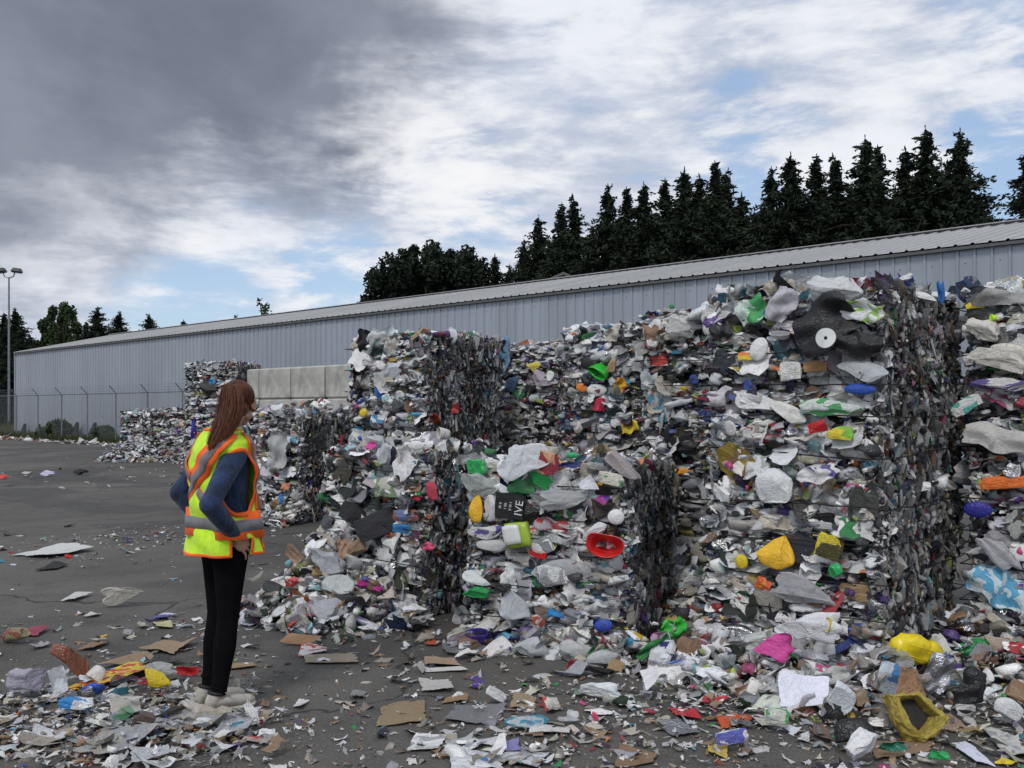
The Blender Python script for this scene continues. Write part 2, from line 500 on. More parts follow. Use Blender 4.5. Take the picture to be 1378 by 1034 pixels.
def frand_piece(h, pos, rot, w, flat=0.45, kinds=None, dark=1.0, cargs=None, deep=0.8):
    """one random piece of packaging"""
    if kinds is None: kinds = (0.34, 0.12, 0.22, 0.20, 0.05, 0.04, 0.03)
    k = ('jug', 'box', 'sheet', 'film', 'bag', 'disc', 'cup')[rng.choice(7, p=kinds)]
    c = pick_colour(**(cargs or {})) * dark
    c2 = pick_colour(0.25, 0.2, 0.1, 0.05, 0.15) * dark
    white = c.min() > 0.25
    prt = 1.0 if rng.random() < (0.38 if k in ('sheet', 'box') else 0.15) else 0.0
    clear = 0.0; rough = rng.uniform(0.25, 0.55); metal = 0.0
    if k in ('film', 'jug') and rng.random() < (0.55 if k == 'film' else 0.3):
        clear = rng.uniform(0.4, 1.0); rough = rng.uniform(0.12, 0.35)
    if k == 'jug': rough = rng.uniform(0.18, 0.38)
    if k == 'sheet': rough = rng.uniform(0.5, 0.9)
    if rng.random() < 0.02: metal = 1.0; c = np.array([0.55, 0.56, 0.58]); rough = 0.25; clear = 0
    if k == 'jug' and rng.random() < 0.42:
        sh = lib('bottle'); x_ = sh[0][:, 0]; cc = np.tile(c, (len(x_), 1))
        cc[x_ > 0.70] = BRIGHT[rng.integers(13)] if rng.random() < 0.6 else (0.7, 0.7, 0.7)
        if rng.random() < 0.6: cc[(x_ > -0.48) & (x_ < 0.12)] = pick_colour(0.3, 0.02, 0.02, 0.0, 0.1) if rng.random() < 0.6 else np.array(BRIGHT[rng.integers(13)])
        if rng.random() < 0.5: rot = rot @ rotm(0, 0, math.pi)
        h.put(sh, (w * 1.25, w * 0.5 * deep / 0.8, w * 0.5), rot, pos, cc * min(1, dark * 1.1), c2, rough, clear * 0.8, prt, 0.0); return
    if k == 'jug': dims = (w * rng.uniform(0.9, 1.25), w * deep, w * flat * rng.uniform(0.8, 1.4))
    elif k == 'box': dims = (w, w * deep * 0.8, w * flat * rng.uniform(0.5, 1.1))
    elif k == 'disc': dims = (w * 0.55, w * 0.06, w * 0.5)
    elif k == 'cup': dims = (w * 0.5, w * 0.5, w * 0.5)
    elif k == 'bag': dims = (w * 1.1, w * deep, w * flat * 1.3)
    else: dims = (w * 1.15, w * 0.55, w * flat * rng.uniform(0.9, 1.8))
    h.put(lib(k), dims, rot, pos, c, c2, rough, clear, prt, metal)

BALES = {}
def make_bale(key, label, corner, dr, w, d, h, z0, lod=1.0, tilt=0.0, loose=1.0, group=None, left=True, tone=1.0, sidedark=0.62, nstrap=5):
    dr = np.array(dr, float); dr /= np.linalg.norm(dr)
    root = empty('plastic_bale', (corner[0], corner[1], z0), math.atan2(-dr[1], -dr[0]))
    tag(root, label, 'bale', group or 'bales of crushed plastic packaging')
    root.rotation_euler = (tilt, 0, root.rotation_euler[2])
    BALES[key] = dict(c=np.array([corner[0], corner[1]]), ex=-dr, ey=np.array([dr[1], -dr[0]]), w=w, h=h, z0=z0, root=root)
    # local frame: x from left (-w) to right (0), y into the bale
    zs = [h * (i + 0.75 + rng.normal(0, 0.05)) / (nstrap + 0.35) for i in range(nstrap)]
    lum = rng.uniform(0, 6, 6)
    def bulge(s, z):
        k = min(abs(z - q) for q in zs) / (h / nstrap / 2)
        b = 0.045 * min(1, k) ** 0.7 - 0.02
        b += 0.03 * math.sin(s * 4.1 + lum[0] + z * 2) + 0.022 * math.sin(z * 5.3 + lum[1] + s * 3)
        e = min(z, h - z)
        return b - 0.05 * max(0, 1 - e / 0.10)
    hp = Heap()
    core = MB()
    core.box((-w / 2, d / 2, h / 2), (w - 0.13, d - 0.13, h - 0.12))  # near-black box, painted shade behind the gaps between pieces
    sagA = rng.uniform(-0.12, 0.12)
    # front face: layers of flattened pieces
    def face(n, wm, fixed, off=0.0, kinds=None, cargs=None, dark=1.0, flat=0.40):
        for _ in range(n):
            ww = min(0.27, wm * math.exp(rng.normal(0, 0.38)))
            s = -rng.uniform(ww * 0.38, w - ww * 0.38); z = rng.uniform(0.0, h)
            zl = round(z / 0.052) * 0.052 + rng.normal(0, 0.012)
            b = bulge(s, min(max(zl, 0), h)) + off + rng.normal(0, 0.016)
            if min(abs(zl - q) for q in zs) < 0.035 and ww > 0.05: b -= 0.032
            rot = rotm(rng.normal(-0.12, 0.38), rng.normal(sagA, 0.17), rng.normal(0, 0.38))
            frand_piece(hp, (s, -b + ww * 0.20, min(max(zl, 0.03), h - 0.02)), rot, ww, flat, kinds, cargs=cargs, dark=dark * tone, deep=0.8 if ww < 0.15 else 0.55)  # tone puts the shade on recessed stacks into their front colours
    A = w * h * lod
    face(int(260 * A), 0.13, 0, -0.045, dark=0.16)  # deepest pieces near black: crevice shade put into their colour
    face(int(420 * A), 0.07, 0, -0.018, (0.16, 0.14, 0.36, 0.24, 0.02, 0.04, 0.04), dark=0.5)  # second layer darkened too, same painted crevice shade
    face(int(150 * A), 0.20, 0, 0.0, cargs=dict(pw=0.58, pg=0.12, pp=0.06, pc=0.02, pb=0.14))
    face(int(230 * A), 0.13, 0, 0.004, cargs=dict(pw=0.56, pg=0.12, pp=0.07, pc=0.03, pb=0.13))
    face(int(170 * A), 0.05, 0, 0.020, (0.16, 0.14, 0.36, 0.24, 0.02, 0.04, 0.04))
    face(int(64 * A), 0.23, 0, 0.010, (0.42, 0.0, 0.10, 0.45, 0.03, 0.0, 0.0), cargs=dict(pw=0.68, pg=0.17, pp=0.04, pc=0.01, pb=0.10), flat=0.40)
    # sheets and bags pressed flat against the face
    for _ in range(int(30 * A)):
        s = -rng.uniform(0.05, w - 0.05); z = rng.uniform(0.05, h - 0.05)
        b = bulge(s, z) + 0.035
        ww = rng.uniform(0.09, 0.2)
        frand_piece(hp, (s, -b, z), rotm(rng.normal(0, 0.3), rng.normal(0, 0.5), rng.normal(0, 0.3)), ww, 0.75, (0.25, 0.05, 0.3, 0.28, 0.06, 0.04, 0.02), deep=0.35)
    # end faces: edges of squeezed layers, dark and vertical
    def end(x0, sgn, n1, n2):
        # edges of folded layers: thin, upright, varied, dirtier than the front
        for q_ in range(n1):
            y = rng.uniform(0.0, d); z = rng.uniform(0.0, h)
            deepl = q_ < n1 * 0.3
            b = bulge(y, z) * 0.8 + rng.normal(-0.004, 0.012) - (0.03 if deepl else 0.0)
            hh = 0.075 * math.exp(rng.normal(0, 0.5)); tw = 0.022 * math.exp(rng.normal(0, 0.45))
            band = 0.75 + 0.35 * math.sin(y * 9 + lum[3]) * math.sin(z * 4 + lum[4])
            c = pick_colour(0.40, 0.20, 0.09, 0.05, 0.13) * rng.uniform(sidedark * 0.35, sidedark * 1.35) * band * (0.3 if deepl else 1.0)  # sunken pieces darkened further, crevice shade in the colour
            k = ('sheet', 'film', 'jug', 'box', 'bottle')[rng.choice(5, p=(0.34, 0.30, 0.16, 0.12, 0.08))]
            rot = rotm(rng.normal(0, 0.28), rng.normal(0, 0.20), sgn * R(90) + rng.normal(0, 0.25))
            if k == 'bottle': dims = (hh * 1.1, 0.05, tw * 1.5); rot = rot @ rotm(0, R(90), 0)
            else: dims = (tw * (1.0 if k != 'film' else 1.6), 0.06, hh)
            hp.put(lib(k), dims, rot, (x0 + sgn * b, y, z), np.clip(c, 0.008, 0.8), pick_colour() * 0.6, rng.uniform(0.25, 0.6), 0.4 if rng.random() < 0.25 else 0.0, 1.0 if rng.random() < 0.15 else 0.0)
        for _ in range(n2):
            y = rng.uniform(0.02, d); z = rng.uniform(0.02, h - 0.02)
            b = bulge(y, z) * 0.8 + rng.normal(0.004, 0.012)
            ww = min(0.15, 0.08 * math.exp(rng.normal(0, 0.45)))
            c_ = dict(pw=0.45, pg=0.2, pp=0.06, pc=0.03, pb=0.12)
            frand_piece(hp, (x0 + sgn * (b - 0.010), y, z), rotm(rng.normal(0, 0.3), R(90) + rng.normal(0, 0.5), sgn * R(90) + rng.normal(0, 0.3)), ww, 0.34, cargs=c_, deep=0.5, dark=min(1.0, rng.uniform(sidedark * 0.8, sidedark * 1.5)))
        # the packing of the front wraps round the corner
        for _ in range(int(150 * h * lod)):
            y = abs(rng.normal(0, 0.07)); z = rng.uniform(0.02, h - 0.02); ww = 0.075 * math.exp(rng.normal(0, 0.4))
            frand_piece(hp, (x0 + sgn * (bulge(y, z) * 0.6 - ww * 0.2), y, z), rotm(rng.normal(-0.1, 0.4), rng.normal(0, 0.4), sgn * R(60) + rng.normal(0, 0.4)), ww, 0.4, dark=0.85, deep=0.6)
    Ad = d * h * lod
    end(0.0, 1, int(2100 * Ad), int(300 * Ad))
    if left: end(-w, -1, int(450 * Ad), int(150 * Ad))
    # back, sparse
    for _ in range(int(200 * A)):
        frand_piece(hp, (-rng.uniform(0, w), d - 0.02, rng.uniform(0.05, h - 0.05)), rotm(rng.normal(0, 0.3), rng.normal(0, 0.3), R(180)), rng.uniform(0.1, 0.2), 0.45)
    # rounded vertical corners and top edges
    for (x0, y0) in ((0, 0), (-w, 0), (0, d), (-w, d)):
        for _ in range(int(90 * h * lod)):
            z = rng.uniform(0, h)
            frand_piece(hp, (x0 + (-0.035 if x0 == 0 else 0.035), y0 + (0.03 if y0 == 0 else -0.03), z), rotm(rng.normal(0, 0.3), rng.normal(0, 0.35), rng.uniform(-0.9, 0.9)), rng.uniform(0.04, 0.08), 0.5, deep=0.9, dark=0.7)
    # loose top
    for _ in range(int(330 * w * d * lod)):
        x = -rng.uniform(0, w); y = rng.uniform(0, d)
        e = min(-x, w + x, y, d - y)
        up = loose * (0.02 + 0.045 * rng.random() ** 2 * min(1, (e + 0.12) / 0.3)) + 0.02 * math.sin(x * 7 + lum[2]) * loose
        ww = 0.12 * math.exp(rng.normal(0, 0.4))
        frand_piece(hp, (x, y, h - 0.03 + up), rotm(rng.normal(0, 0.4), rng.normal(0, 0.4), rng.uniform(-3.1, 3.1)), ww, 0.4, (0.26, 0.12, 0.28, 0.22, 0.06, 0.03, 0.03))
    core.build('compressed_core', M['core'], root)
    hp.build('crushed_packaging', root)
    # baling wires, each its own part
    for q in zs:
        pts = []
        def seg(a, b, n, which):
            for i in range(n):
                t = i / n; p = np.array(a) * (1 - t) + np.array(b) * t
                pts.append(p)
        o = 0.050
        seg((-w - o, -o), (o, -o), 12, 0); seg((o, -o), (o, d + o), 12, 1); seg((o, d + o), (-w - o, d + o), 6, 2); seg((-w - o, d + o), (-w - o, -o), 6, 3)
        dz = rng.uniform(0, 6); sl = rng.normal(0, 0.012)
        P3 = [(p[0] + rng.normal(0, 0.004), p[1] + rng.normal(0, 0.004), q + 0.012 * math.sin(p[0] * 3.3 + p[1] * 2.1 + dz) + rng.normal(0, 0.003) + sl * p[0]) for p in pts]
        MB().tube(P3, 0.0038, 5, closed=True).build('baling_wire', M['wire'], root, True)
    return root

def torn(seed):
    r = np.random.default_rng(seed); V, Fq = grid(5, 4)
    e = (np.abs(V[:, 0]) > .98) | (np.abs(V[:, 2]) > .98)
    V[:, 0] += np.where(e, r.normal(0, .22, len(V)), r.normal(0, .05, len(V))); V[:, 2] += np.where(e, r.normal(0, .28, len(V)), r.normal(0, .05, len(V)))
    V[:, 0] += 0.3 * V[:, 2] * r.normal(); V[:, 1] += 0.7 * r.normal() * V[:, 0] ** 2 + 0.6 * r.normal() * V[:, 2] ** 2
    V = folds(V, r, 3, 0.3, 1); V[:, 1] += r.normal(0, .08, len(V))
    return V, Fq, False
LIB['scrap'] = [torn(900 + i) for i in range(24)]
LIB['bit'] = [proto('jug', 950 + i, 3) for i in range(8)]

# ------------------------------------------------------------------ the bales
DU = (-0.77, 0.64)
make_bale('B0', 'big bale of white jugs and film, lower one of the tall stack right of centre', (1.98, 5.0), (-0.76, 0.65), 1.04, 1.4, 1.08, 0.0, loose=0.3)
make_bale('B1', 'bale with black sacking in its face, upper one of the tall stack right of centre', (1.99, 5.02), (-0.74, 0.67), 1.04, 1.38, 1.06, 1.10, tilt=0.012, loose=1.3)
make_bale('A0', 'bale at the right picture edge with a blue bag, lower one of its stack', (3.68, 4.93), DU, 1.15, 1.2, 1.1, 0.0, lod=0.9, loose=0.3)
make_bale('A1', 'bale at the right picture edge with long bulging white bags near its top', (3.68, 4.93), DU, 1.17, 1.2, 1.08, 1.12, lod=0.9, loose=0.8)
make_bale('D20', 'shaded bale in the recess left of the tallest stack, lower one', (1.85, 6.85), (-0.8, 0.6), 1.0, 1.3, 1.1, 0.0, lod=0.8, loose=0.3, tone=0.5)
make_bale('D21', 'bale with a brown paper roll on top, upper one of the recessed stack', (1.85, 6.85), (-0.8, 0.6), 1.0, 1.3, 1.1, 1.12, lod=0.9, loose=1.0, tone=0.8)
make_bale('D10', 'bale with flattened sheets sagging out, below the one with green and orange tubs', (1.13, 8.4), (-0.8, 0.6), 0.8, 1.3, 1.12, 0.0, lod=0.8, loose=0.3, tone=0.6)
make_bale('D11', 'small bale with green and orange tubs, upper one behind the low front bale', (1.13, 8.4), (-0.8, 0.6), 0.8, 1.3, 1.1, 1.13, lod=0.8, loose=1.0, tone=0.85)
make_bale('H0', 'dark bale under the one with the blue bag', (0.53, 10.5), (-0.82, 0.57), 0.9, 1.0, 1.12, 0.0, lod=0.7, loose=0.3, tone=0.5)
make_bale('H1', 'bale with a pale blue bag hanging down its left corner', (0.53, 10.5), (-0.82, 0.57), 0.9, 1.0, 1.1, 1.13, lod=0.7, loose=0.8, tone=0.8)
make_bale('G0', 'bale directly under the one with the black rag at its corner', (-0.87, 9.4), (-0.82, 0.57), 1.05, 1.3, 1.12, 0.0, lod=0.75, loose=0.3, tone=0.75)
make_bale('G1', 'bale with a black rag at its upper left corner and a wide dark end face', (-0.87, 9.4), (-0.82, 0.57), 1.05, 1.3, 1.12, 1.13, lod=0.75, loose=0.9)
make_bale('J', 'low single bale with papers and jugs spilling from its front', (-0.61, 6.62), (-0.8, 0.6), 1.04, 0.95, 1.17, 0.0, loose=1.0)
make_bale('C', 'low single bale with a red tub and black printed carton in its face', (0.71, 5.68), (-0.93, 0.36), 1.06, 1.2, 1.13, 0.0, tilt=-0.02, loose=1.1)
make_bale('K', 'loosely packed low bale beside the woman, streaked with dark film', (-2.75, 12.1), (-0.82, 0.57), 1.25, 1.3, 1.42, 0.0, lod=0.6, loose=2.0, nstrap=4)
make_bale('M0', 'bale with a purple strip of film, lower one of the far tower beside the woman', (-7.55, 25.5), (-0.97, 0.24), 1.62, 1.3, 1.38, 0.0, lod=0.32, loose=0.5)
make_bale('M1', 'bale with a black sack in its face, top of the far tower beside the woman', (-7.55, 25.5), (-0.97, 0.24), 1.6, 1.3, 1.34, 1.40, lod=0.32, loose=1.2)
make_bale('N0', 'far single bale touching the tower behind the woman', (-9.35, 26.6), (-0.97, 0.24), 1.05, 1.2, 1.42, 0.0, lod=0.35, loose=1.2)
make_bale('N1', 'farthest left single bale with scrap sliding off its side', (-10.42, 26.86), (-0.97, 0.24), 1.05, 1.2, 1.40, 0.0, lod=0.35, loose=1.2)

# ------------------------------------------------------------------ ground, spilled heaps, litter
mb = MB(); n = 8
xs = [-400, -60, -20, 0, 20, 60, 400]; ys = [-60, 0, 20, 60, 120, 500]
for i, x in enumerate(xs):
    for j, y in enumerate(ys): mb.v.append((x, y, 0.0))
for i in range(len(xs) - 1):
    for j in range(len(ys) - 1):
        a = i * len(ys) + j; mb.f.append((a, a + len(ys), a + len(ys) + 1, a + 1))
tag(mb.build('ground', M['asphalt']), kind='structure')

PILES = [('J', 0.55, 0.86), ('C', 0.09, 0.28), ('D20', 0.30, 0.8), ('D10', 0.3, 0.7), ('B0', 0.17, 0.75), ('A0', 0.28, 0.95), ('K', 0.25, 0.4), ('M0', 0.25, 0.8), ('N0', 0.35, 0.9), ('N1', 0.5, 1.1)]
def front_xy(key, s, t):
    b = BALES[key]; return b['c'] + b['ex'] * s - b['ey'] * t
def heap_h(key, s, t):
    b = BALES[key]
    for k, h, r in PILES:
        if k == key:
            g = 1.0
            if key == 'J': g = 0.08 + 0.92 * min(1, max(0, (-s - 0.15) / b['w'] * 1.6))
            return max(0, h * g * (1 - t / r))
    return 0.0
heap_names = {'J': ('spilled_waste', 'crushed jugs, bags and papers slumped in front of the low left bale'),
              'C': ('spilled_waste', 'crushed jugs and cups along the foot of the front low bale'),
              'D20': ('spilled_waste', 'torn film and cups filling the recess between the front bale and the tall stack'),
              'D10': ('spilled_waste', 'waste fallen into the gap behind the front low bale'),
              'B0': ('spilled_waste', 'torn film, cups and cartons banked against the foot of the tallest stack'),
              'A0': ('spilled_waste', 'bags and cartons banked against the foot of the stack at the right edge'),
              'K': ('spilled_waste', 'bags and dark film slumped before the loose bale beside the woman'),
              'M0': ('spilled_waste', 'scraps at the foot of the far tower of bales'),
              'N0': ('spilled_waste', 'scraps at the foot of the far single bale by the tower'),
              'N1': ('spilled_waste', 'scraps slid off the farthest left bale')}
for key, h0, reach in PILES:
    b = BALES[key]; hp = Heap(); w = b['w']
    lo = 0.4 if b['c'][1] > 20 else 1.0
    gn = 10
    V, Fq = grid(gn, gn)
    G = []
    for p in V:
        s_ = (p[0] * 0.5 - 0.5) * (w + 0.2) + 0.1; t_ = (p[2] * 0.5 + 0.5) * reach
        xy = front_xy(key, s_, t_); G.append((xy[0], xy[1], heap_h(key, s_, t_) - 0.05))
    hp.put((np.array(G), Fq[:, ::-1], True), (2, 2, 2), np.eye(3), (0, 0, 0), (0.03, 0.028, 0.027))
    for ww, dens in ((0.21, 65), (0.12, 190), (0.06, 300)):
        for _ in range(int(dens * reach * (w + 0.3) * lo)):
            s_ = -rng.uniform(-0.12, w + 0.03); t_ = reach * rng.random() ** (1.0 if key in 'JK' else 1.4) * 1.02
            if key == 'J' and s_ > -0.22 and rng.random() < 0.85: continue
            xy = front_xy(key, s_, t_)
            z = heap_h(key, s_, t_) + rng.normal(0, 0.02)
            wz = min(0.25, ww * math.exp(rng.normal(0, 0.35)))
            frand_piece(hp, (xy[0], xy[1], max(wz * 0.12, z)), rotm(rng.normal(0.25, 0.4), rng.normal(0, 0.35), rng.uniform(-3.1, 3.1)), wz, 0.38, (0.28, 0.10, 0.28, 0.22, 0.05, 0.03, 0.04), cargs=dict(pw=0.42, pg=0.2, pp=0.15, pc=0.06, pb=0.07))
    tag(hp.build(*heap_names[key][:1]), heap_names[key][1], 'waste heap', 'heaps of spilled waste at the foot of the bales', 'stuff')

def litter_piece(hp, x, y, z, w, tone=1.0, lift=0.25):
    r = rng.random()
    if r < 0.72: c = jit(PAPER[rng.integers(4)] if rng.random() < 0.55 else WHITES[rng.integers(6)]) * rng.uniform(0.55, 1.0)
    elif r < 0.84: c = jit(CARD[rng.integers(3)])
    elif r < 0.92: c = jit(GREYS[rng.integers(5)])
    elif r < 0.955: c = jit(BLACKS[rng.integers(3)])
    else: c = jit(BRIGHT[rng.integers(len(BRIGHT))]) * 0.8
    k = 'scrap' if rng.random() < 0.85 else 'bit'
    rot = rotm(R(90) + rng.normal(0, lift), rng.normal(0, lift * 0.6), 0)
    rot = rotm(0, 0, rng.uniform(-3.1, 3.1)) @ rot
    asp = rng.uniform(0.18, 0.8)
    dims = (w, w * 0.3, w * asp) if k == 'scrap' else (w, w * 0.5, w * 0.5)
    hp.put(lib(k), dims, rot, (x, y, z), c * tone, pick_colour(), rng.uniform(0.5, 0.9), 0.0, 1.0 if rng.random() < 0.3 else 0.0)

CL = [(230, 1003, 0.34, 420, 0.10), (150, 950, 0.36, 260, 0.05), (60, 955, 0.30, 200, 0.04), (60, 1015, 0.25, 160, 0.03), (120, 1000, 0.3, 200, 0.04), (290, 985, 0.16, 160, 0.09),
      (215, 885, 0.22, 60, 0.02), (190, 728, 0.75, 330, 0.02), (230, 718, 0.5, 200, 0.02), (70, 746, 0.35, 60, 0.02), (100, 637, 1.8, 90, 0.02), (60, 640, 2.2, 60, 0.02),
      (240, 845, 0.25, 60, 0.02), (300, 835, 0.25, 60, 0.02), (440, 885, 0.3, 50, 0.02), (560, 900, 0.35, 40, 0.02), (560, 965, 0.22, 30, 0.02), (720, 1000, 0.4, 200, 0.03),
      (820, 960, 0.4, 200, 0.03), (900, 930, 0.45, 420, 0.04), (680, 1030, 0.25, 160, 0.03), (840, 1020, 0.4, 300, 0.03), (1000, 955, 0.35, 260, 0.04), (1100, 960, 0.4, 330, 0.05),
      (1230, 960, 0.45, 450, 0.05), (1340, 960, 0.45, 420, 0.06), (960, 1010, 0.3, 50, 0.02), (1300, 1020, 0.35, 200, 0.03), (470, 770, 0.4, 80, 0.03), (0, 860, 0.3, 60, 0.02), (20, 960, 0.3, 160, 0.03),
      (550, 850, 0.35, 60, 0.02), (330, 880, 0.3, 40, 0.01), (720, 900, 0.5, 60, 0.02)]
hp = Heap()
for px, py, rr, nn, hh in CL:
    p = gp(px, py)
    for _ in range(int(nn * (1.6 if px < 320 and py > 900 else 0.75))):
        dx, dy = rng.normal(0, rr, 2)
        e = math.hypot(dx, dy) / rr
        z = 0.006 + max(0, hh * (1 - e * 0.6)) * rng.random()
        litter_piece(hp, p[0] + dx * 1.15, p[1] + dy, z, 0.028 * math.exp(rng.normal(0, 0.65)) * (1.6 if py < 700 else 1), lift=0.12 + hh * 3)
for _ in range(1500):                      # thin scatter over the yard
    Y = rng.uniform(3.0, 30); X = rng.uniform(-0.62, 0.62) * Y
    dens = math.exp(-max(0, (2.2 - X - (Y - 5) * 0.55)) * 0.7)
    if rng.random() > max(dens, 0.14): continue
    litter_piece(hp, X, Y, 0.007, 0.022 * math.exp(rng.normal(0, 0.6)) * (1 + Y / 14), lift=0.12)
for _ in range(1500):                      # crumbs near the camera and the bales
    Y = 3.2 + 9 * rng.random() ** 1.5; X = rng.uniform(-0.62, 0.62) * Y
    if rng.random() > 0.25 + 0.75 * (X / Y + 0.55): continue
    litter_piece(hp, X, Y, 0.004, 0.013 * math.exp(rng.normal(0, 0.5)), lift=0.12)
for key in BALES:
    if BALES[key]['z0'] > 0.1: continue
    for _ in range(70):
        s_ = -rng.uniform(-0.3, BALES[key]['w'] + 0.3); t_ = rng.exponential(0.28) + 0.08
        xy = front_xy(key, s_, t_)
        litter_piece(hp, xy[0], xy[1], 0.008 + heap_h(key, s_, t_), 0.06 * math.exp(rng.normal(0, 0.5)), lift=0.2)
tag(hp.build('litter'), 'small torn scraps of paper, card and film strewn over the asphalt', 'litter', kind='stuff')

# individual larger scraps lying loose
GK = {'paper': ('paper_scrap', 'scrap of paper', 'sheet'), 'card': ('cardboard_piece', 'cardboard', 'sheet'), 'film': ('plastic_film', 'plastic film', 'film'), 'jug': ('crushed_bottle', 'crushed bottle', 'jug'), 'box': ('crushed_carton', 'crushed carton', 'box')}
WHERE = [((230, 1000), 0.4, 30, 'in the grey paper heap in front of the woman'), ((110, 960), 0.45, 22, 'in the loose heap at the lower left'),
         ((760, 985), 0.5, 18, 'on the littered asphalt at the lower middle'), ((1080, 945), 0.5, 26, 'in front of the tallest stack of bales'),
         ((1300, 965), 0.5, 26, 'in front of the stack at the right edge'), ((560, 880), 0.5, 12, 'on the asphalt before the low left bale'),
         ((190, 725), 0.9, 20, 'on the asphalt left of the woman'), ((330, 850), 0.6, 12, 'near the feet of the woman'), ((120, 640), 3.0, 14, 'on the far asphalt by the far bales')]
def colour_name(c):
    r, g, b = c; mx, mn = max(c), min(c)
    if mx < 0.09: return 'black'
    if mx - mn < 0.22 * mx: return 'white' if mx > 0.4 else 'grey'
    if r >= g > b: return 'yellow' if g > 0.6 * r else ('brown' if r < 0.45 and g > 0.45 * r else ('beige' if g > 0.7 * r else ('orange' if g > 0.2 * r else 'red')))
    if g > r and g > b: return 'green'
    if b > r: return 'blue' if g > 0.3 * b or r < 0.1 else 'purple'
    return 'pink'
for (cp, rad, cnt, where) in WHERE:
    p = gp(*cp)
    for _ in range(cnt):
        k = ('paper', 'card', 'film', 'jug', 'box')[rng.choice(5, p=(0.5, 0.2, 0.12, 0.12, 0.06))]
        if k == 'card': c = jit(CARD[rng.integers(3)])
        elif k == 'paper': c = jit((PAPER + WHITES[:3])[rng.integers(7)]) * 0.85 if rng.random() < 0.93 else jit(BRIGHT[rng.integers(13)])
        elif k == 'film': c = jit((GREYS + WHITES + BLACKS)[rng.integers(14)])
        else: c = jit((WHITES + WHITES + GREYS + BRIGHT)[rng.integers(30)])
        w = {'paper': 0.075, 'card': 0.055, 'film': 0.085, 'jug': 0.08, 'box': 0.06}[k] * math.exp(rng.normal(0, 0.3)) * (1.4 if cp[1] < 700 else 1)
        h1 = Heap()
        rot = rotm(0, 0, rng.uniform(-3, 3)) @ (rotm(R(90) + rng.normal(0, 0.15), rng.normal(0, 0.12), 0) if k in ('paper', 'card', 'film') else rotm(rng.normal(0, .1), rng.normal(0, .1), 0))
        dims = {'paper': (w, w * 0.3, w * 0.75), 'card': (w * 1.2, w * 0.12, w * 0.6), 'film': (w, w * 0.3, w * 0.7), 'jug': (w, w * 0.5, w * 0.35), 'box': (w, w * 0.6, w * 0.35)}[k]
        h1.put(torn(int(rng.integers(1e6))) if k in ('paper', 'card') else proto(GK[k][2], int(rng.integers(1e6)), 7 if GK[k][2] != 'box' else 4), dims, rot, (0, 0, 0), c, pick_colour(), 0.6, 0.5 if k == 'film' else 0.0, 0.8 if rng.random() < 0.4 else 0.0)
        o = h1.build(GK[k][0])
        cn = colour_name(c)
        hz = 0.07 * rng.random() * (1 if 'heap' in where else 0.3)
        dx, dy = rng.normal(0, rad, 2) * 0.8
        zmin = min(v.co.z for v in o.data.vertices)
        o.location = (p[0] + dx * 1.3, p[1] + dy, 0.004 + hz - zmin * 0.8)
        tag(o, f'loose {cn} {GK[k][1]} {where}', {'paper': 'paper', 'card': 'cardboard', 'film': 'plastic film', 'jug': 'bottle', 'box': 'carton'}[k], f'{cn} {GK[k][1]} pieces {where}')

# ------------------------------------------------------------------ long metal shed
U = np.array([-0.730, 0.684]); NN = np.array([0.684, 0.730])
def sd(s, d, z=0.0): p = U * s + NN * d; return (p[0], p[1], z)
ang = math.atan2(U[1], U[0])
shed = empty('metal_shed', sd(0, 18.5), ang)
tag(shed, 'long low shed of blue grey ribbed sheet metal behind the bales', 'shed')
S0, S1, EAVE, RIDGE, HALF = -10.0, 54.5, 4.58, 5.80, 5.2
prof = []
x = S0
while x < S1 - 0.01:
    prof += [(x, 0), (x + 0.20, 0), (x + 0.215, 0.03), (x + 0.255, 0.03), (x + 0.27, 0)]
    x += 0.3
prof.append((S1, 0))
def sheet_mesh(a, b, lift):
    """profile extruded from line a=(y,z) to b=(y,z); ribs rise along 'lift'"""
    V = []; Fq = []
    for (px_, r_) in prof:
        V.append((px_, a[0] + lift[0] * r_, a[1] + lift[1] * r_)); V.append((px_, b[0] + lift[0] * r_, b[1] + lift[1] * r_))
    for i in range(len(prof) - 1): Fq.append((2 * i, 2 * i + 1, 2 * i + 3, 2 * i + 2))
    return V, Fq
m1 = MB(); m1.add(*sheet_mesh((0, 0), (0, EAVE - 0.03), (1, 0))); m1.build('front_wall', M['wall_metal'], shed)
m2 = MB(); m2.add(*sheet_mesh((-2 * HALF, 0), (-2 * HALF, EAVE - 0.03), (-1, 0))); m2.build('back_wall', M['wall_metal'], shed)
for sx in (S0 + 0.02, S1 - 0.02):
    g = MB(); g.add([(sx, 0, 0), (sx, -2 * HALF, 0), (sx, -2 * HALF, EAVE), (sx, -HALF, RIDGE - 0.03), (sx, 0, EAVE)], [(0, 1, 2, 3, 4)]); g.build('gable_wall', M['wall_metal'], shed)
slope = (RIDGE - EAVE) / HALF
m3 = MB(); m3.add(*sheet_mesh((0.14, EAVE - 0.14 * slope), (-HALF, RIDGE), (0, 0.9)))
m3.add(*sheet_mesh((-2 * HALF - 0.14, EAVE - 0.14 * slope), (-HALF, RIDGE), (0, 0.9))); m3.build('roof', M['roof_metal'], shed)
MB().box(((S0 + S1) / 2, 0.07, EAVE - 0.085), (S1 - S0 + 0.06, 0.10, 0.055)).build('eave_trim', M['trim'], shed)
MB().box(((S0 + S1) / 2, -HALF, RIDGE + 0.045), (S1 - S0, 0.3, 0.02)).build('ridge_cap', M['roof_metal'], shed)
MB().box((S1 + 0.02, 0.02, EAVE / 2 - 0.03), (0.08, 0.10, EAVE - 0.07)).build('corner_trim', M['wall_metal'], shed)
sm = MB(); x = S0 + 0.1
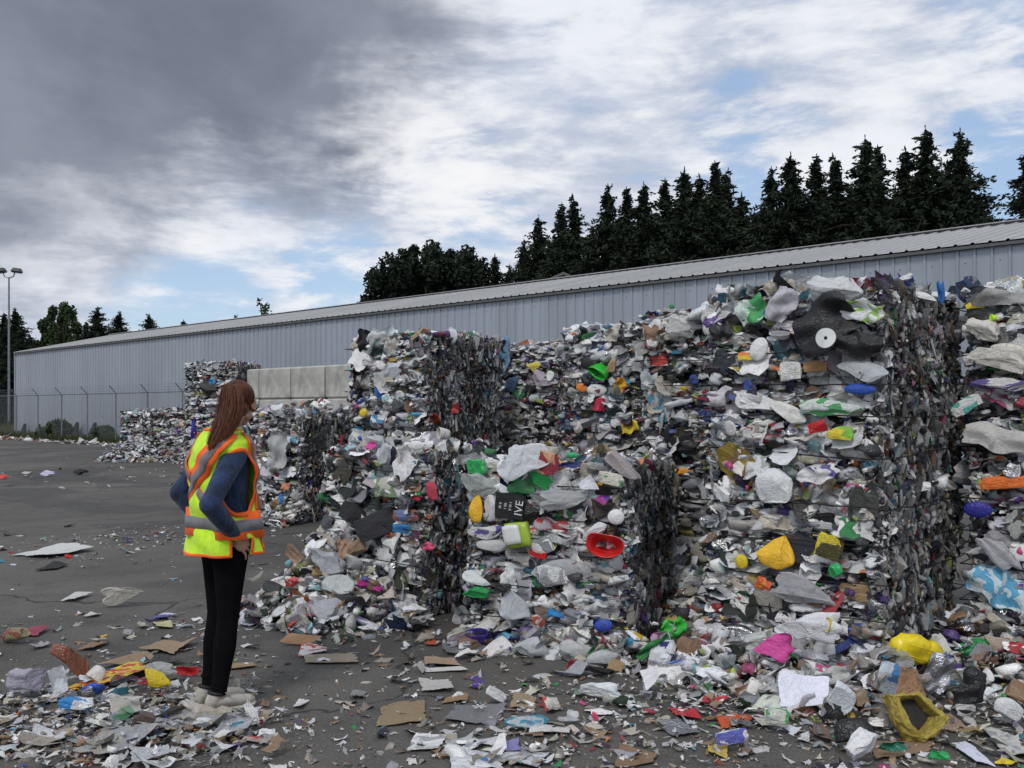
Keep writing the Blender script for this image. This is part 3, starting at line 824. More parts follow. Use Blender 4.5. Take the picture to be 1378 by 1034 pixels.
while x < S1:
    for z in (4.22, 3.1, 1.95):
        if x < 26: sm.box((x, 0.003, z), (0.018, 0.012, 0.018))
    x += 0.6
tag(sm.build('screws', M['trim'], shed), kind='stuff')

# dark triangular braces at the far end
for i, (pa, w_) in enumerate(((33, 0.8), (53, 0.6), (82, 0.5), (101, 1.15), (125, 1.1))):
    tx = (pa - CX) / F_PX; Yd = 18.35 / (0.684 * tx + 0.730); s_ = tx * Yd * U[0] + Yd * U[1]
    V = []
    for y in (0.0, 0.10):
        V += [(-w_ / 2, y, 0), (w_ / 2, y, 0), (-w_ / 2 + 0.1, y, 0.85 if i > 2 else 0.7), (-w_ / 2, y, 0.85 if i > 2 else 0.7)]
    m = MB(); m.add(V, [(3, 2, 1, 0), (4, 5, 6, 7), (0, 1, 5, 4), (1, 2, 6, 5), (2, 3, 7, 6), (3, 0, 4, 7)])
    o = m.build('wall_brace', M['tarp']); o.location = sd(s_, 18.30); o.rotation_euler = (0, 0, ang)
    tag(o, 'dark triangular brace at the foot of the shed wall, ' + ('leftmost of the five', 'second from the left', 'smallest, in the middle', 'broad one left of the rightmost', 'rightmost of the five')[i], 'brace', 'triangular braces along the shed wall')

# ------------------------------------------------------------------ chain link fence with barbed wire
fence = empty('chain_link_fence', sd(32.9, 17.0), ang)
tag(fence, 'tall chain link fence with barbed wire arms before the far shed end', 'fence')
def linkmat():
    m, nt, b, out = new_mat('chain_link')
    tc = nt.n('ShaderNodeTexCoord'); sx = nt.n('ShaderNodeSeparateXYZ', {0: tc.outputs['Object']})
    w = []
    for sgn in (1, -1):
        a = nt.math('ADD' if sgn > 0 else 'SUBTRACT', sx.outputs[0], sx.outputs[2])
        a = nt.math('FRACT', nt.math('DIVIDE', a, 0.075))
        w.append(nt.math('LESS_THAN', a, 0.085))
    a = nt.math('MAXIMUM', w[0], w[1])
    nt.set(b, 'Base Color', (0.2, 0.21, 0.21, 1)); nt.set(b, 'Roughness', 0.6)
    nt.set(b, 'Alpha', a)
    return m
M['link'] = linkmat()
FS0, FS1 = -6.0, 28.0
MB().add([(FS0, 0.03, 0.04), (FS1, 0.03, 0.04), (FS1, 0.03, 2.1), (FS0, 0.03, 2.1)], [(0, 1, 2, 3)]).build('chain_link_mesh', M['link'], fence)
MB().tube([(FS0, 0, 2.14), (FS1, 0, 2.14)], 0.024, 8).build('top_rail', M['galv'], fence)
x = -5.7
while x < FS1:
    lean = rng.normal(0, 0.02)
    post = MB().tube([(x, 0, 0), (x + lean, 0, 2.16)], 0.032, 8).build('post', M['galv'], fence)
    MB().tube([(x + lean, 0, 2.14), (x + lean + rng.normal(0, 0.05), 0.30, 2.46)], 0.018, 6).build('barb_arm', M['galv'], post)
    x += 2.85
for k in range(3):
    q = (k + 1) / 3.0
    pts = [(FS0 + (FS1 - FS0) * i / 40, 0.30 * q + 0.01, 2.14 + 0.31 * q - 0.03 * math.sin(i * 1.3) ** 2) for i in range(41)]
    MB().tube(pts, 0.006, 4).build('barbed_wire', M['galv'], fence)

# grass, weeds and a line of windblown litter along the fence
def blades(name, regs, label, cat):
    m = MB()
    for (s0, s1, d0, d1, n_, hh) in regs:
        for _ in range(n_):
            s_ = rng.uniform(s0, s1); d_ = rng.uniform(d0, d1); p = sd(s_, d_); a = rng.uniform(0, 6.28); h_ = hh * rng.uniform(0.4, 1.1); w_ = 0.022
            dx, dy = math.cos(a) * w_, math.sin(a) * w_; lx, ly = rng.normal(0, h_ * 0.3, 2)
            m.add([(p[0] - dx, p[1] - dy, 0), (p[0] + dx, p[1] + dy, 0), (p[0] + lx, p[1] + ly, h_)], [(0, 1, 2)])
    tag(m.build(name, M['grass']), label, cat, kind='stuff')
blades('grass', [(31, 64, 16.7, 18.3, 22000, 0.34), (45, 75, 18.3, 30, 9000, 0.5)], 'rough dry grass along the fence and shed', 'grass')
M['soil'] = simple('verge_soil', (0.055, 0.058, 0.035), 0.95, bscale=6)
m = MB(); c4 = [sd(30, 16.6, 0.004), sd(80, 16.6, 0.004), sd(80, 40, 0.004), sd(54.7, 40, 0.004), sd(54.7, 18.6, 0.004), sd(30, 18.5, 0.004)]
m.add(c4, [(0, 1, 2, 3, 4, 5)]); tag(m.build('grass_verge', M['soil']), kind='structure')
hp = Heap()
for _ in range(420):
    s_ = rng.uniform(33, 62); d_ = 16.35 + rng.normal(0, 0.22); p = sd(s_, d_)
    litter_piece(hp, p[0], p[1], 0.03, 0.24 * math.exp(rng.normal(0, 0.4)), 1.15, 0.3)
tag(hp.build('windblown_litter'), 'pale windblown scraps lying in a line along the fence foot', 'litter', kind='stuff')
for i, (px, w_, h_, lb) in enumerate(((80, 1.3, 1.0, 'bushy green weed clump at the fence between the dark braces'), (141, 1.0, 0.75, 'low green weed clump at the fence beside the far bale'), (60, 0.8, 0.6, 'small weed clump at the fence left of the larger one'))):
    tx = (px - CX) / F_PX; Yd = 17.3 / (0.684 * tx + 0.730)
    m = MB()
    for _ in range(900):
        q = rng.normal(0, 1, 3); q /= np.linalg.norm(q); q *= rng.random() ** 0.4
        c0 = np.array((q[0] * w_ / 2, q[1] * 0.3, (q[2] + 1) * h_ / 2)); a = rng.normal(0, 0.055, 3); b_ = rng.normal(0, 0.055, 3)
        m.add([c0 - a, c0 + b_, c0 + a, c0 - b_], [(0, 1, 2, 3)])
    o = m.build('weed_clump', M['leaf']); o.location = (tx * Yd, Yd, 0.0)
    tag(o, lb, 'weeds', 'weed clumps along the fence')

# ------------------------------------------------------------------ concrete block wall
rows = ((0.0, 0.86), (0.87, 0.86), (1.74, 0.76))
for r_, (z0, hh) in enumerate(rows):
    for i, s_ in enumerate((21.17, 20.6, 19.2, 17.78, 16.33, 14.9)):
        L = (0.53, 1.365, 1.35, 1.385, 1.395, 1.37)[i]
        dd = 12.7 + rng.normal(0, 0.012)
        m = MB(); bv = 0.035
        V = []
        for (zz, k) in ((0, bv), (bv, 0), (hh - bv, 0), (hh, bv)):
            for (sx, sy) in ((-1, -1), (1, -1), (1, 1), (-1, 1)):
                V.append((sx * (L / 2 - k), sy * (0.37 - k), zz))
        Fq = [(3, 2, 1, 0), (12, 13, 14, 15)]
        for q in range(3):
            for e in range(4): Fq.append((q * 4 + e, q * 4 + (e + 1) % 4, q * 4 + 4 + (e + 1) % 4, q * 4 + 4 + e))
        m.add(V, Fq)
        m.box((0, 0, hh + 0.004), (0.3, 0.2, 0.02)) if r_ == 2 else None
        o = m.build('concrete_block', M['concrete']); o.location = sd(s_ - L / 2, dd + 0.37, z0); o.rotation_euler = (0, 0, ang + rng.normal(0, 0.004))
        tag(o, f"{('bottom', 'middle', 'top')[r_]} course concrete block of the stacked wall, {('nearest the far tower', 'second from the left end', 'third from the left end', 'third from the right end', 'second from the right end', 'at the right end behind the bales')[i]}", 'concrete block', 'stacked concrete blocks behind the bales')

# ------------------------------------------------------------------ floodlight pole
lp = empty('floodlight_pole', wp(12, 550, 70) * np.array([1, 1, 0]))
tag(lp, 'tall grey pole with two floodlights rising above the trees at the left edge', 'floodlight')
MB().tube([(0, 0, 0), (0, 0, 11.4)], [0.10, 0.06], 10).build('pole', M['galv'], lp)
MB().tube([(-0.45, 0, 11.75), (-0.33, 0, 11.45), (0, 0, 11.32), (0.33, 0, 11.45), (0.45, 0, 11.75)], 0.045, 6).build('cross_arm', M['galv'], lp)
for sx in (-1, 1):
    V = []
    for (a, b_, z) in ((0.30, 0.20, 0), (0.34, 0.26, 0.12), (0.22, 0.18, 0.36)):
        V += [(-a, -b_, z), (a, -b_, z), (a, b_, z), (-a, b_, z)]
    m = MB(); m.add(V, [(3, 2, 1, 0), (8, 9, 10, 11)] + [(q * 4 + e, q * 4 + (e + 1) % 4, q * 4 + 4 + (e + 1) % 4, q * 4 + 4 + e) for q in range(2) for e in range(4)])
    o = m.build('floodlight_head', M['lamp'], lp); o.location = (sx * 0.58, 0, 11.72); o.rotation_euler = (0, sx * 0.12, 0)
    MB().box((0, 0, -0.006), (0.5, 0.36, 0.012)).build('lens', M['glass_lens'], o)

# ------------------------------------------------------------------ house roof behind the shed
hs = empty('distant_house', wp(757, 550, 42) * np.array([1, 1, 0]), 0.15)
tag(hs, 'cream house whose gable tip shows just above the shed roof', 'house')
hw, he, hr = 3.6, 5.85, 7.50
V = [(-hw, 0, 0), (hw, 0, 0), (hw, 0, he), (0, 0, hr), (-hw, 0, he), (-hw, 7, 0), (hw, 7, 0), (hw, 7, he), (0, 7, hr), (-hw, 7, he)]
MB().add(V, [(0, 1, 2, 3, 4), (5, 9, 8, 7, 6), (0, 4, 9, 5), (1, 6, 7, 2)]).build('wall', M['cream'], hs)
m = MB()
for sx in (-1, 1):
    V = [(0, -0.25, hr + 0.03), (sx * (hw + 0.3), -0.25, he - 0.11), (sx * (hw + 0.3), 7.25, he - 0.11), (0, 7.25, hr + 0.03)]
    m.add(V + [(a, b_, c_ + 0.12) for a, b_, c_ in V], [(0, 1, 2, 3), (7, 6, 5, 4), (0, 4, 5, 1), (1, 5, 6, 2), (2, 6, 7, 3)])
m.build('roof', M['trim'], hs)

# ------------------------------------------------------------------ trees
def quads_mesh(name, C, A, B):
    n_ = len(C)
    V = np.stack([C - A, C + B, C + A, C - B], 1).reshape(-1, 3)
    me = bpy.data.meshes.new(name)
    me.vertices.add(4 * n_); me.vertices.foreach_set('co', V.astype(np.float32).ravel())
    me.loops.add(4 * n_); me.loops.foreach_set('vertex_index', np.arange(4 * n_, dtype=np.int32))
    me.polygons.add(n_); me.polygons.foreach_set('loop_start', np.arange(n_, dtype=np.int32) * 4)
    me.update(calc_edges=True)
    return me
def conifer(seed, H, Rb, z0=0.12, wild=1.0):
    r = np.random.default_rng(seed)
    C = []; A = []; B = []
    z = H * z0; limbs = MB()
    while z < H * 0.985:
        f = (z - H * z0) / (H * (1 - z0))
        Rz = Rb * 1.26 * ((1 - f) ** 0.97) * (1 + 0.05 * math.sin(z * 1.7 + seed)) + 0.10
        for _ in range(int(6 + 5 * (1 - f))):
            a = r.uniform(0, 6.283); zz0 = z; z = z + r.normal(0, H * 0.012); L = Rz * r.uniform(0.45, 1.15) * (1 + 0.25 * wild * r.normal() * 0.5)
            L = max(L, 0.15); d = np.array([math.cos(a), math.sin(a), 0])
            k = max(4, int(L * 8))
            dr = r.uniform(0.12, 0.38)
            for i in range(k):
                t = (i + r.random()) / k
                p = d * L * t + np.array([0, 0, z + L * (0.12 * t - dr * t * t) + 0.10 * t ** 3 * L])
                for _ in range(3):
                    q = p + r.normal(0, 0.07 + 0.06 * (1 - t) * L * 0.4, 3)
                    s_ = r.uniform(0.08, 0.19) * (1.2 - 0.55 * t)
                    u_ = d * 0.8 + r.normal(0, 0.5, 3); u_ /= np.linalg.norm(u_)
                    v_ = r.normal(0, 1, 3); v_ -= u_ * (v_ @ u_); v_ /= np.linalg.norm(v_)
                    C.append(q); A.append(u_ * s_ * 1.35); B.append(v_ * s_ * 0.55)
            z = zz0
            if r.random() < 0.4: limbs.tube([(0, 0, z), tuple(d * L * 0.5 + np.array([0, 0, z - 0.02 * L])), tuple(d * L * 0.9 + np.array([0, 0, z - 0.15 * L]))], [0.045, 0.03, 0.01], 4)
        z += H * 0.011 + 0.03
    for i in range(16):
        C.append(np.array([0, 0, H * 0.985 + i * 0.035])); A.append(np.array([0, 0, 0.07])); v_ = r.normal(0, 1, 3); v_[2] = 0.5; B.append(v_ / np.linalg.norm(v_) * (0.12 - i * 0.006))
    limbs.tube([(0, 0, 0), (0.05, 0, H * 0.5), (0, 0, H)], [H * 0.016, H * 0.009, 0.02], 8)
    tm = bpy.data.meshes.new('trunk'); tm.from_pydata(limbs.v, [], limbs.f)
    tm.materials.append(M['bark'])
    cm = quads_mesh('crown', np.array(C), np.array(A), np.array(B)); cm.materials.append(M['needle'])
    return cm, tm
def broadleaf(seed, H, W, nlobes=14, dens=420, z0=0.25, leaf=0.13, matk='leaf'):
    r = np.random.default_rng(seed); C = []; A = []; B = []; t_ = MB()
    t_.tube([(0, 0, 0), (0.1, 0, H * 0.4), (0, 0.05, H * 0.85)], [H * 0.018, H * 0.012, 0.02], 8)
    for i in range(nlobes):
        f = (i + 0.5) / nlobes; z = H * (z0 + (0.94 - z0) * f)
        rr = W / 2 * (1 - 0.75 * f ** 1.6) * r.uniform(0.2, 0.95); a = r.uniform(0, 6.28)
        c = np.array([rr * math.cos(a), rr * math.sin(a), z]); rad = np.array([1, 1, 1.5]) * W * r.uniform(0.09, 0.17) * (1 - 0.35 * f)
        t_.tube([(0, 0, z * 0.7), tuple(c * np.array([0.5, 0.5, 0.92])), tuple(c)], [0.06, 0.04, 0.015], 5)
        for _ in range(dens):
            q = r.normal(0, 1, 3); q /= np.linalg.norm(q)
            q = c + q * rad * r.uniform(0.45, 1.12)
            u_ = r.normal(0, 1, 3); u_ /= np.linalg.norm(u_); v_ = r.normal(0, 1, 3); v_ -= u_ * (v_ @ u_); v_ /= np.linalg.norm(v_)
            s_ = leaf * r.uniform(0.6, 1.3)
            C.append(q); A.append(u_ * s_); B.append(v_ * s_ * 0.6)
    tm = bpy.data.meshes.new('trunk'); tm.from_pydata(t_.v, [], t_.f); tm.materials.append(M['bark'])
    cm = quads_mesh('crown', np.array(C), np.array(A), np.array(B)); cm.materials.append(M[matk])
    return cm, tm
CON = [conifer(11, 14, 4.8, 0.10), conifer(12, 14, 4.1, 0.10, 1.6), conifer(13, 14, 5.6, 0.08, 1.4), conifer(14, 14, 4.4, 0.1, 2.0)]
DEC = [broadleaf(21, 12, 5.5, 20, 420, 0.2, 0.16, 'leaf'), broadleaf(22, 12, 4.6, 18, 420, 0.2, 0.17, 'leaf'), broadleaf(23, 12, 6.5, 22, 420, 0.15, 0.17, 'needle')]
DARKC = [broadleaf(24, 12, 4.4, 34, 330, 0.15, 0.15, 'needle'), broadleaf(25, 12, 4.0, 34, 330, 0.15, 0.14, 'needle')]
SAP = [broadleaf(31, 8, 2.6, 15, 26, 0.5, 0.11, 'leaf')]
def plant_tree(kind, px, top, Y, label, group, proto_, wscale=1.0, baseh=14.0, rz=None):
    H = CAMZ + (HY - top) / F_PX * Y
    t = empty(kind, ((px - CX) / F_PX * Y, Y, 0), rng.uniform(0, 6.28))
    sc_ = H / (baseh + (0.5 if kind == 'conifer_tree' else 0.0)); t.scale = (sc_ * wscale, sc_ * wscale, sc_)
    tag(t, label, 'tree', group)
    o = bpy.data.objects.new('trunk', proto_[1]); col.objects.link(o); o.parent = t
    o = bpy.data.objects.new('crown', proto_[0]); col.objects.link(o); o.parent = t
G1 = 'dark conifers standing in a row behind the shed'
right_row = [(725, 286, 60, 0), (756, 269, 58, 1), (772, 262, 59, 3), (797, 300, 57, 2), (818, 243, 57, 2), (843, 248, 58, 1), (866, 240, 56, 0), (895, 236, 57, 1), (921, 220, 55, 0), (942, 233, 56, 3), (962, 212, 54, 1), (977, 226, 55, 3), (998, 254, 54, 0),
             (1015, 280, 52, 2), (1038, 220, 52, 2), (1064, 200, 51, 0), (1099, 203, 52, 1), (1124, 206, 50, 3), (1164, 177, 49, 0), (1181, 190, 50, 1), (1219, 196, 49, 3), (1245, 164, 48, 0), (1275, 210, 50, 2), (1292, 167, 47, 2), (1336, 285, 50, 2), (1385, 188, 45, 0), (1415, 175, 44, 2), (1450, 170, 44, 0), (705, 318, 61, 2), (740, 320, 62, 2), (1320, 262, 50, 0), (1145, 240, 53, 2), (1205, 245, 53, 2), (880, 285, 60, 2), (1080, 255, 55, 2), (855, 300, 62, 2), (910, 290, 61, 2), (950, 285, 60, 2), (985, 290, 59, 2), (1025, 275, 58, 2), (1110, 262, 57, 2), (1178, 245, 56, 2), (1232, 235, 55, 2), (1262, 250, 55, 0), (1300, 240, 54, 2), (760, 318, 63, 2), (830, 300, 62, 0)]
ords = sorted(range(len(right_row)), key=lambda i: right_row[i][0])
def ordn(n_):
    return ['first', 'second', 'third', 'fourth', 'fifth', 'sixth', 'seventh', 'eighth', 'ninth', 'tenth', 'eleventh', 'twelfth', 'thirteenth', 'fourteenth', 'fifteenth', 'sixteenth', 'seventeenth', 'eighteenth', 'nineteenth', 'twentieth',
            'twenty-first', 'twenty-second', 'twenty-third', 'twenty-fourth', 'twenty-fifth', 'twenty-sixth', 'twenty-seventh', 'twenty-eighth', 'twenty-ninth', 'thirtieth', 'thirty-first', 'thirty-second', 'thirty-third', 'thirty-fourth', 'thirty-fifth', 'thirty-sixth', 'thirty-seventh', 'thirty-eighth', 'thirty-ninth', 'fortieth', 'forty-first', 'forty-second', 'forty-third', 'forty-fourth', 'forty-fifth', 'forty-sixth', 'forty-seventh', 'forty-eighth'][n_]
vis = [i for i in ords if right_row[i][0] < 1400]
for i, (px, top, Y, k) in enumerate(right_row):
    if i not in vis and px > 1430: continue
    q = ords.index(i)
    if px == 1245: lb = 'tallest pointed conifer of the row behind the shed'
    elif px == 1385: lb = 'conifer cut by the right picture edge, apart from the row'
    elif px == 1292: lb = 'broad tall conifer at the right end of the row behind the shed'
    elif px == 725: lb = 'leftmost tall conifer where the row behind the shed begins'
    else: lb = f'{"slender" if k in (1, 3) else "broad"} dark conifer, {ordn(q)} from the left in the row behind the shed'
    plant_tree('conifer_tree', px, top, Y, lb, G1, CON[k], 1.0 if k != 2 else 0.95)
for px, top, Y, k, lb in ((529, 336, 62, 2, 'dark rounded pine at the left of the clump behind the shed'), (553, 322, 64, 1, 'tallest rounded tree of the clump behind the shed'), (578, 323, 63, 2, 'dark bushy tree in the middle of the clump behind the shed'),
                          (602, 328, 64, 1, 'bushy tree right of the middle of the clump behind the shed'), (624, 330, 62, 2, 'tree at the right of the clump behind the shed'), (644, 356, 62, 0, 'lower tree on the right shoulder of the clump'), (493, 393, 66, 0, 'small shrub-like tree just left of the clump'), (515, 362, 63, 2, 'low dark tree on the left flank of the clump'), (566, 345, 66, 1, 'lower tree filling the middle of the clump, left one'), (592, 345, 66, 0, 'lower tree filling the middle of the clump, right one')):
    plant_tree('broadleaf_tree', px, top, Y, lb, 'rounded trees in a clump behind the shed', DEC[2] if k == 2 else DARKC[k], 1.0, 12.0)
for px, top, Y, k, lb in ((666, 338, 64, 0, 'lone small conifer between the clump and the tall row'), (686, 352, 66, 2, 'low conifer tucked against the start of the tall row')):
    plant_tree('conifer_tree', px, top, Y, lb, G1, CON[k])
for px, top, Y, k, lb in ((5, 418, 82, 0, 'dark conifer at the left picture edge beside the floodlight pole'), (21, 412, 80, 2, 'dark conifer just right of the floodlight pole'), (-12, 430, 78, 2, 'dark conifer cut by the left picture edge'),
                          (116, 431, 90, 1, 'narrow conifer between the leafy trees and the paired conifers'), (131, 410, 88, 2, 'left one of the paired conifers over the shed end'), (160, 416, 90, 2, 'right one of the paired conifers over the shed end'), (201, 420, 92, 2, 'lone conifer tip above the shed roof'), (247, 428, 95, 0, 'smallest conifer tip above the shed roof'), (8, 470, 72, 2, 'low dark conifer behind the fence at the left edge'), (40, 448, 84, 2, 'low dark conifer behind the shed corner'), (28, 440, 76, 2, 'broad dark conifer just left of the shed corner'), (0, 445, 80, 0, 'dark conifer right behind the floodlight pole')):
    plant_tree('conifer_tree', px, top, Y, lb, 'conifers beyond the far end of the shed', CON[k], 1.25)
for px, top, Y, k, lb in ((58, 426, 85, 1, 'thin leafy tree left of the green tree beyond the shed end'), (71, 407, 86, 1, 'loose topped leafy tree beyond the shed end'), (85, 405, 84, 0, 'full green leafy tree beyond the shed end'), (100, 428, 88, 0, 'lower leafy tree leaning against the full green one')):
    plant_tree('broadleaf_tree', px, top, Y, lb, 'leafy trees beyond the far end of the shed', DEC[k], 0.95, 12.0)
plant_tree('sapling', 354, 393, 62, 'thin leafy sapling whose top shows above the middle of the shed roof', None, SAP[0], 1.0, 8.0)
plant_tree('sapling', 320, 417, 70, 'wispy sapling tips above the roof left of the taller sapling', None, SAP[0], 0.9, 8.0)

# ------------------------------------------------------------------ the woman looking at the bales
def fabric(name, c, var=0.3, rough=0.85, scale=22, bump=0.4, bscale=26, dist=0.012):
    m, nt, b, out = new_mat(name)
    tc = nt.n('ShaderNodeTexCoord'); o = tc.outputs['Object']
    n1 = nt.noise(o, scale, 5, 0.6); n2 = nt.noise(nt.vmath('MULTIPLY', o, (1, 1, 0.6)), bscale * 0.45, 4, 0.55, 0.8); n3 = nt.noise(o, 500, 2)
    cc = nt.mix(nt.ss(n1.outputs[0], 0.3, 0.7), tuple(x * (1 - var) for x in c), tuple(min(1, x * (1 + var)) for x in c))
    nt.set(b, 'Base Color', cc); nt.set(b, 'Roughness', rough); nt.set(b, 'Specular IOR Level', 0.25)
    try: nt.set(b, 'Sheen Weight', 0.15)
    except Exception: pass
    hgt = nt.math('ADD', nt.math('MULTIPLY', n2.outputs[0], 1.0), nt.math('MULTIPLY', n3.outputs[0], 0.05))
    bp = nt.n('ShaderNodeBump', {'Strength': bump, 'Distance': dist, 'Height': hgt}); nt.set(b, 'Normal', bp)
    return m
M['denim'] = fabric('navy_denim', (0.016, 0.032, 0.078), 0.5, scale=9, dist=0.04, bump=0.8)
M['legging'] = fabric('black_legging', (0.004, 0.004, 0.005), 0.2, rough=0.95, bump=0.4, dist=0.02)
M['legging'].node_tree.nodes['Principled BSDF'].inputs['Specular IOR Level'].default_value = 0.08
M['legging'].node_tree.nodes['Principled BSDF'].inputs['Sheen Weight'].default_value = 0.0
M['lime'] = fabric('lime_mesh_fabric', (0.52, 0.80, 0.035), 0.12, 0.7, bump=0.45, bscale=14, dist=0.02)
M['orange'] = fabric('orange_tape', (0.90, 0.13, 0.015), 0.1, 0.65, bump=0.2)
M['silver'] = fabric('silver_tape', (0.17, 0.165, 0.18), 0.12, 0.45, bump=0.2)
M['skin'] = simple('skin', (0.42, 0.235, 0.165), 0.5, var=0.12, scale=20, bump=0.08, bscale=120, dist=0.003)
M['shoe'] = fabric('shoe_knit', (0.40, 0.37, 0.33), 0.15, bump=0.3)
M['sole'] = simple('shoe_sole', (0.50, 0.46, 0.39), 0.6, bump=0.1)
M['black_thread'] = simple('dark_elastic', (0.01, 0.01, 0.01), 0.7, bump=0)
M['eye'] = simple('eye_white', (0.7, 0.68, 0.66), 0.2, bump=0)
M['lip'] = simple('lip', (0.36, 0.13, 0.11), 0.45, bump=0)
def hairmat():
    m, nt, b, out = new_mat('auburn_hair')
    A = nt.n('ShaderNodeAttribute', attribute_name='Col')
    tc = nt.n('ShaderNodeTexCoord')
    n1 = nt.noise(nt.vmath('MULTIPLY', tc.outputs['Object'], (1, 1, 0.12)), 170, 3, 0.6)
    nt.set(b, 'Base Color', nt.mix(nt.ss(n1.outputs[0], 0.35, 0.65), (0.055, 0.015, 0.007), (0.20, 0.070, 0.032)))
    nt.set(b, 'Roughness', 0.42); nt.set(b, 'Specular IOR Level', 0.4)
    bp = nt.n('ShaderNodeBump', {'Strength': 0.3, 'Distance': 0.002, 'Height': n1.outputs[0]}); nt.set(b, 'Normal', bp)
    return m
M['hair'] = hairmat()

def blob(mb, c, rad, rot=(0, 0, 0), n=7):
    C, S, Fq = cube_sphere(n)
    mb.add((S * np.array(rad)) @ rotm(*rot).T + np.array(c), Fq)

def fuse(name, mb, voxel, mat, parent, smooth=6, fac=0.5, label=None):
    me = bpy.data.meshes.new(name); me.from_pydata(mb.v, [], mb.f); me.update()
    o = bpy.data.objects.new(name, me); col.objects.link(o)
    r = o.modifiers.new('r', 'REMESH'); r.mode = 'VOXEL'; r.voxel_size = voxel; r.use_smooth_shade = True
    if smooth:
        q = o.modifiers.new('s', 'SMOOTH'); q.iterations = smooth; q.factor = fac
    dg = bpy.context.evaluated_depsgraph_get(); dg.update()
    me2 = bpy.data.meshes.new_from_object(o.evaluated_get(dg))
    o.modifiers.clear(); o.data = me2; bpy.data.meshes.remove(me); me2.name = name
    me2.materials.clear(); me2.materials.append(mat)
    me2.polygons.foreach_set('use_smooth', [True] * len(me2.polygons))
    o.parent = parent
    return o

WB = (-1.470, 4.63); WA = R(43)
woman = empty('person', (WB[0], WB[1], 0), WA)
tag(woman, 'woman with a long auburn ponytail, lime safety vest and black leggings, hands on hips', 'person')
# local frame: +x forward, +y her left, +z up
hip_l, hip_r = (0.050, 0.080, 0.88), (0.035, -0.080, 0.88)
knee_l, knee_r = (0.038, 0.070, 0.47), (0.025, -0.070, 0.47)
ank_l, ank_r = (-0.010, 0.068, 0.095), (-0.025, -0.070, 0.095)
sh_l, sh_r = (0.035, 0.145, 1.285), (0.025, -0.147, 1.283)
el_l, el_r = (-0.085, 0.245, 1.07), (-0.165, -0.275, 1.055)
wr_l, wr_r = (0.03, 0.185, 0.90), (0.0, -0.190, 0.885)

def torso(mb, g=0.0):
    ring = [((0.045, 0, 0.80), 0.105 + g, 0.160 + g), ((0.045, 0, 0.88), 0.115 + g, 0.172 + g), ((0.04, 0, 0.98), 0.10 + g, 0.145 + g), ((0.035, 0, 1.06), 0.095 + g, 0.132 + g),
            ((0.035, 0, 1.16), 0.105 + g, 0.150 + g), ((0.035, 0, 1.25), 0.105 + g, 0.160 + g), ((0.03, 0, 1.31), 0.085 + g, 0.145 + g), ((0.035, 0, 1.365), 0.06 + g, 0.09 + g)]
    V = []; n_ = 20
    for c, a, b_ in ring:
        for k in range(n_):
            t_ = 2 * math.pi * k / n_; V.append((c[0] + a * math.cos(t_), c[1] + b_ * math.sin(t_), c[2]))
    Fq = [(i * n_ + k, i * n_ + (k + 1) % n_, (i + 1) * n_ + (k + 1) % n_, (i + 1) * n_ + k) for i in range(len(ring) - 1) for k in range(n_)]
    Fq += [tuple(range(n_ - 1, -1, -1)), tuple(range((len(ring) - 1) * n_, len(ring) * n_))]
    mb.add(V, Fq)
def lerp(a, b, t_): return tuple(a[i] * (1 - t_) + b[i] * t_ for i in range(3))
def arm(mb, sh, el, wr, g=0.0, tail=1.0):
    mb.tube([sh, lerp(sh, el, 0.35), lerp(sh, el, 0.8), el], [0.052 + g, 0.046 + g, 0.038 + g, 0.038 + g], 14)
    blob(mb, el, (0.040 + g,) * 3)
    e = lerp(el, wr, tail)
    mb.tube([el, lerp(el, wr, 0.3), lerp(el, wr, 0.75), e], [0.038 + g, 0.038 + g, 0.030 + g, (0.025 + g)], 14)
    blob(mb, sh, (0.048 + g,) * 3)

HC = np.array((0.115, 0.0, 1.525)); HA = R(44)       # head turned a little to her left, toward the bales
def hd(x, y, z):                                     # head frame -> body frame
    c_, s_ = math.cos(HA), math.sin(HA)
    return (HC[0] + x * c_ - y * s_, HC[1] + x * s_ + y * c_, HC[2] + z)
def hblob(mb, c, rad, rz=0.0): blob(mb, hd(*c), rad, (0, 0, HA + rz))
body = MB()
torso(body, -0.008)
body.tube([(0.035, 0, 1.33), (0.05, 0, 1.40), hd(-0.03, 0, -0.045)], [0.062, 0.050, 0.052], 14)
hblob(body, (-0.012, 0, 0.022), (0.094, 0.074, 0.088))          # skull
hblob(body, (0.030, 0, -0.042), (0.058, 0.056, 0.068))          # lower face
hblob(body, (0.055, 0, -0.092), (0.028, 0.028, 0.020))          # chin
for sg in (1, -1):
    hblob(body, (0.045, sg * 0.036, -0.028), (0.030, 0.026, 0.026))     # cheeks
    hblob(body, (-0.006, sg * 0.050, -0.062), (0.034, 0.018, 0.022), 0) # jaw angle
    hblob(body, (0.070, sg * 0.028, 0.024), (0.018, 0.026, 0.009))      # brow
body.tube([hd(0.080, 0, 0.012), hd(0.094, 0, -0.012), hd(0.108, 0, -0.034)], [0.008, 0.010, 0.012], 8)   # nose
hblob(body, (0.098, 0, -0.037), (0.014, 0.016, 0.009))
hblob(body, (0.082, 0, -0.060), (0.014, 0.022, 0.006)); hblob(body, (0.080, 0, -0.069), (0.013, 0.019, 0.006))
for sg in (1, -1):                                                # ears
    P_ = [hd(-0.004 + 0.016 * math.cos(a) - 0.006, sg * (0.074 + 0.007 * (1 - math.cos(a - 2.6))), 0.0 + 0.030 * math.sin(a) - 0.002) for a in np.linspace(-1.5, 4.2, 12)]
    body.tube(P_, 0.0052, 8)
    hblob(body, (-0.006, sg * 0.073, -0.004), (0.013, 0.006, 0.024)); hblob(body, (0.002, sg * 0.074, -0.028), (0.008, 0.006, 0.009))
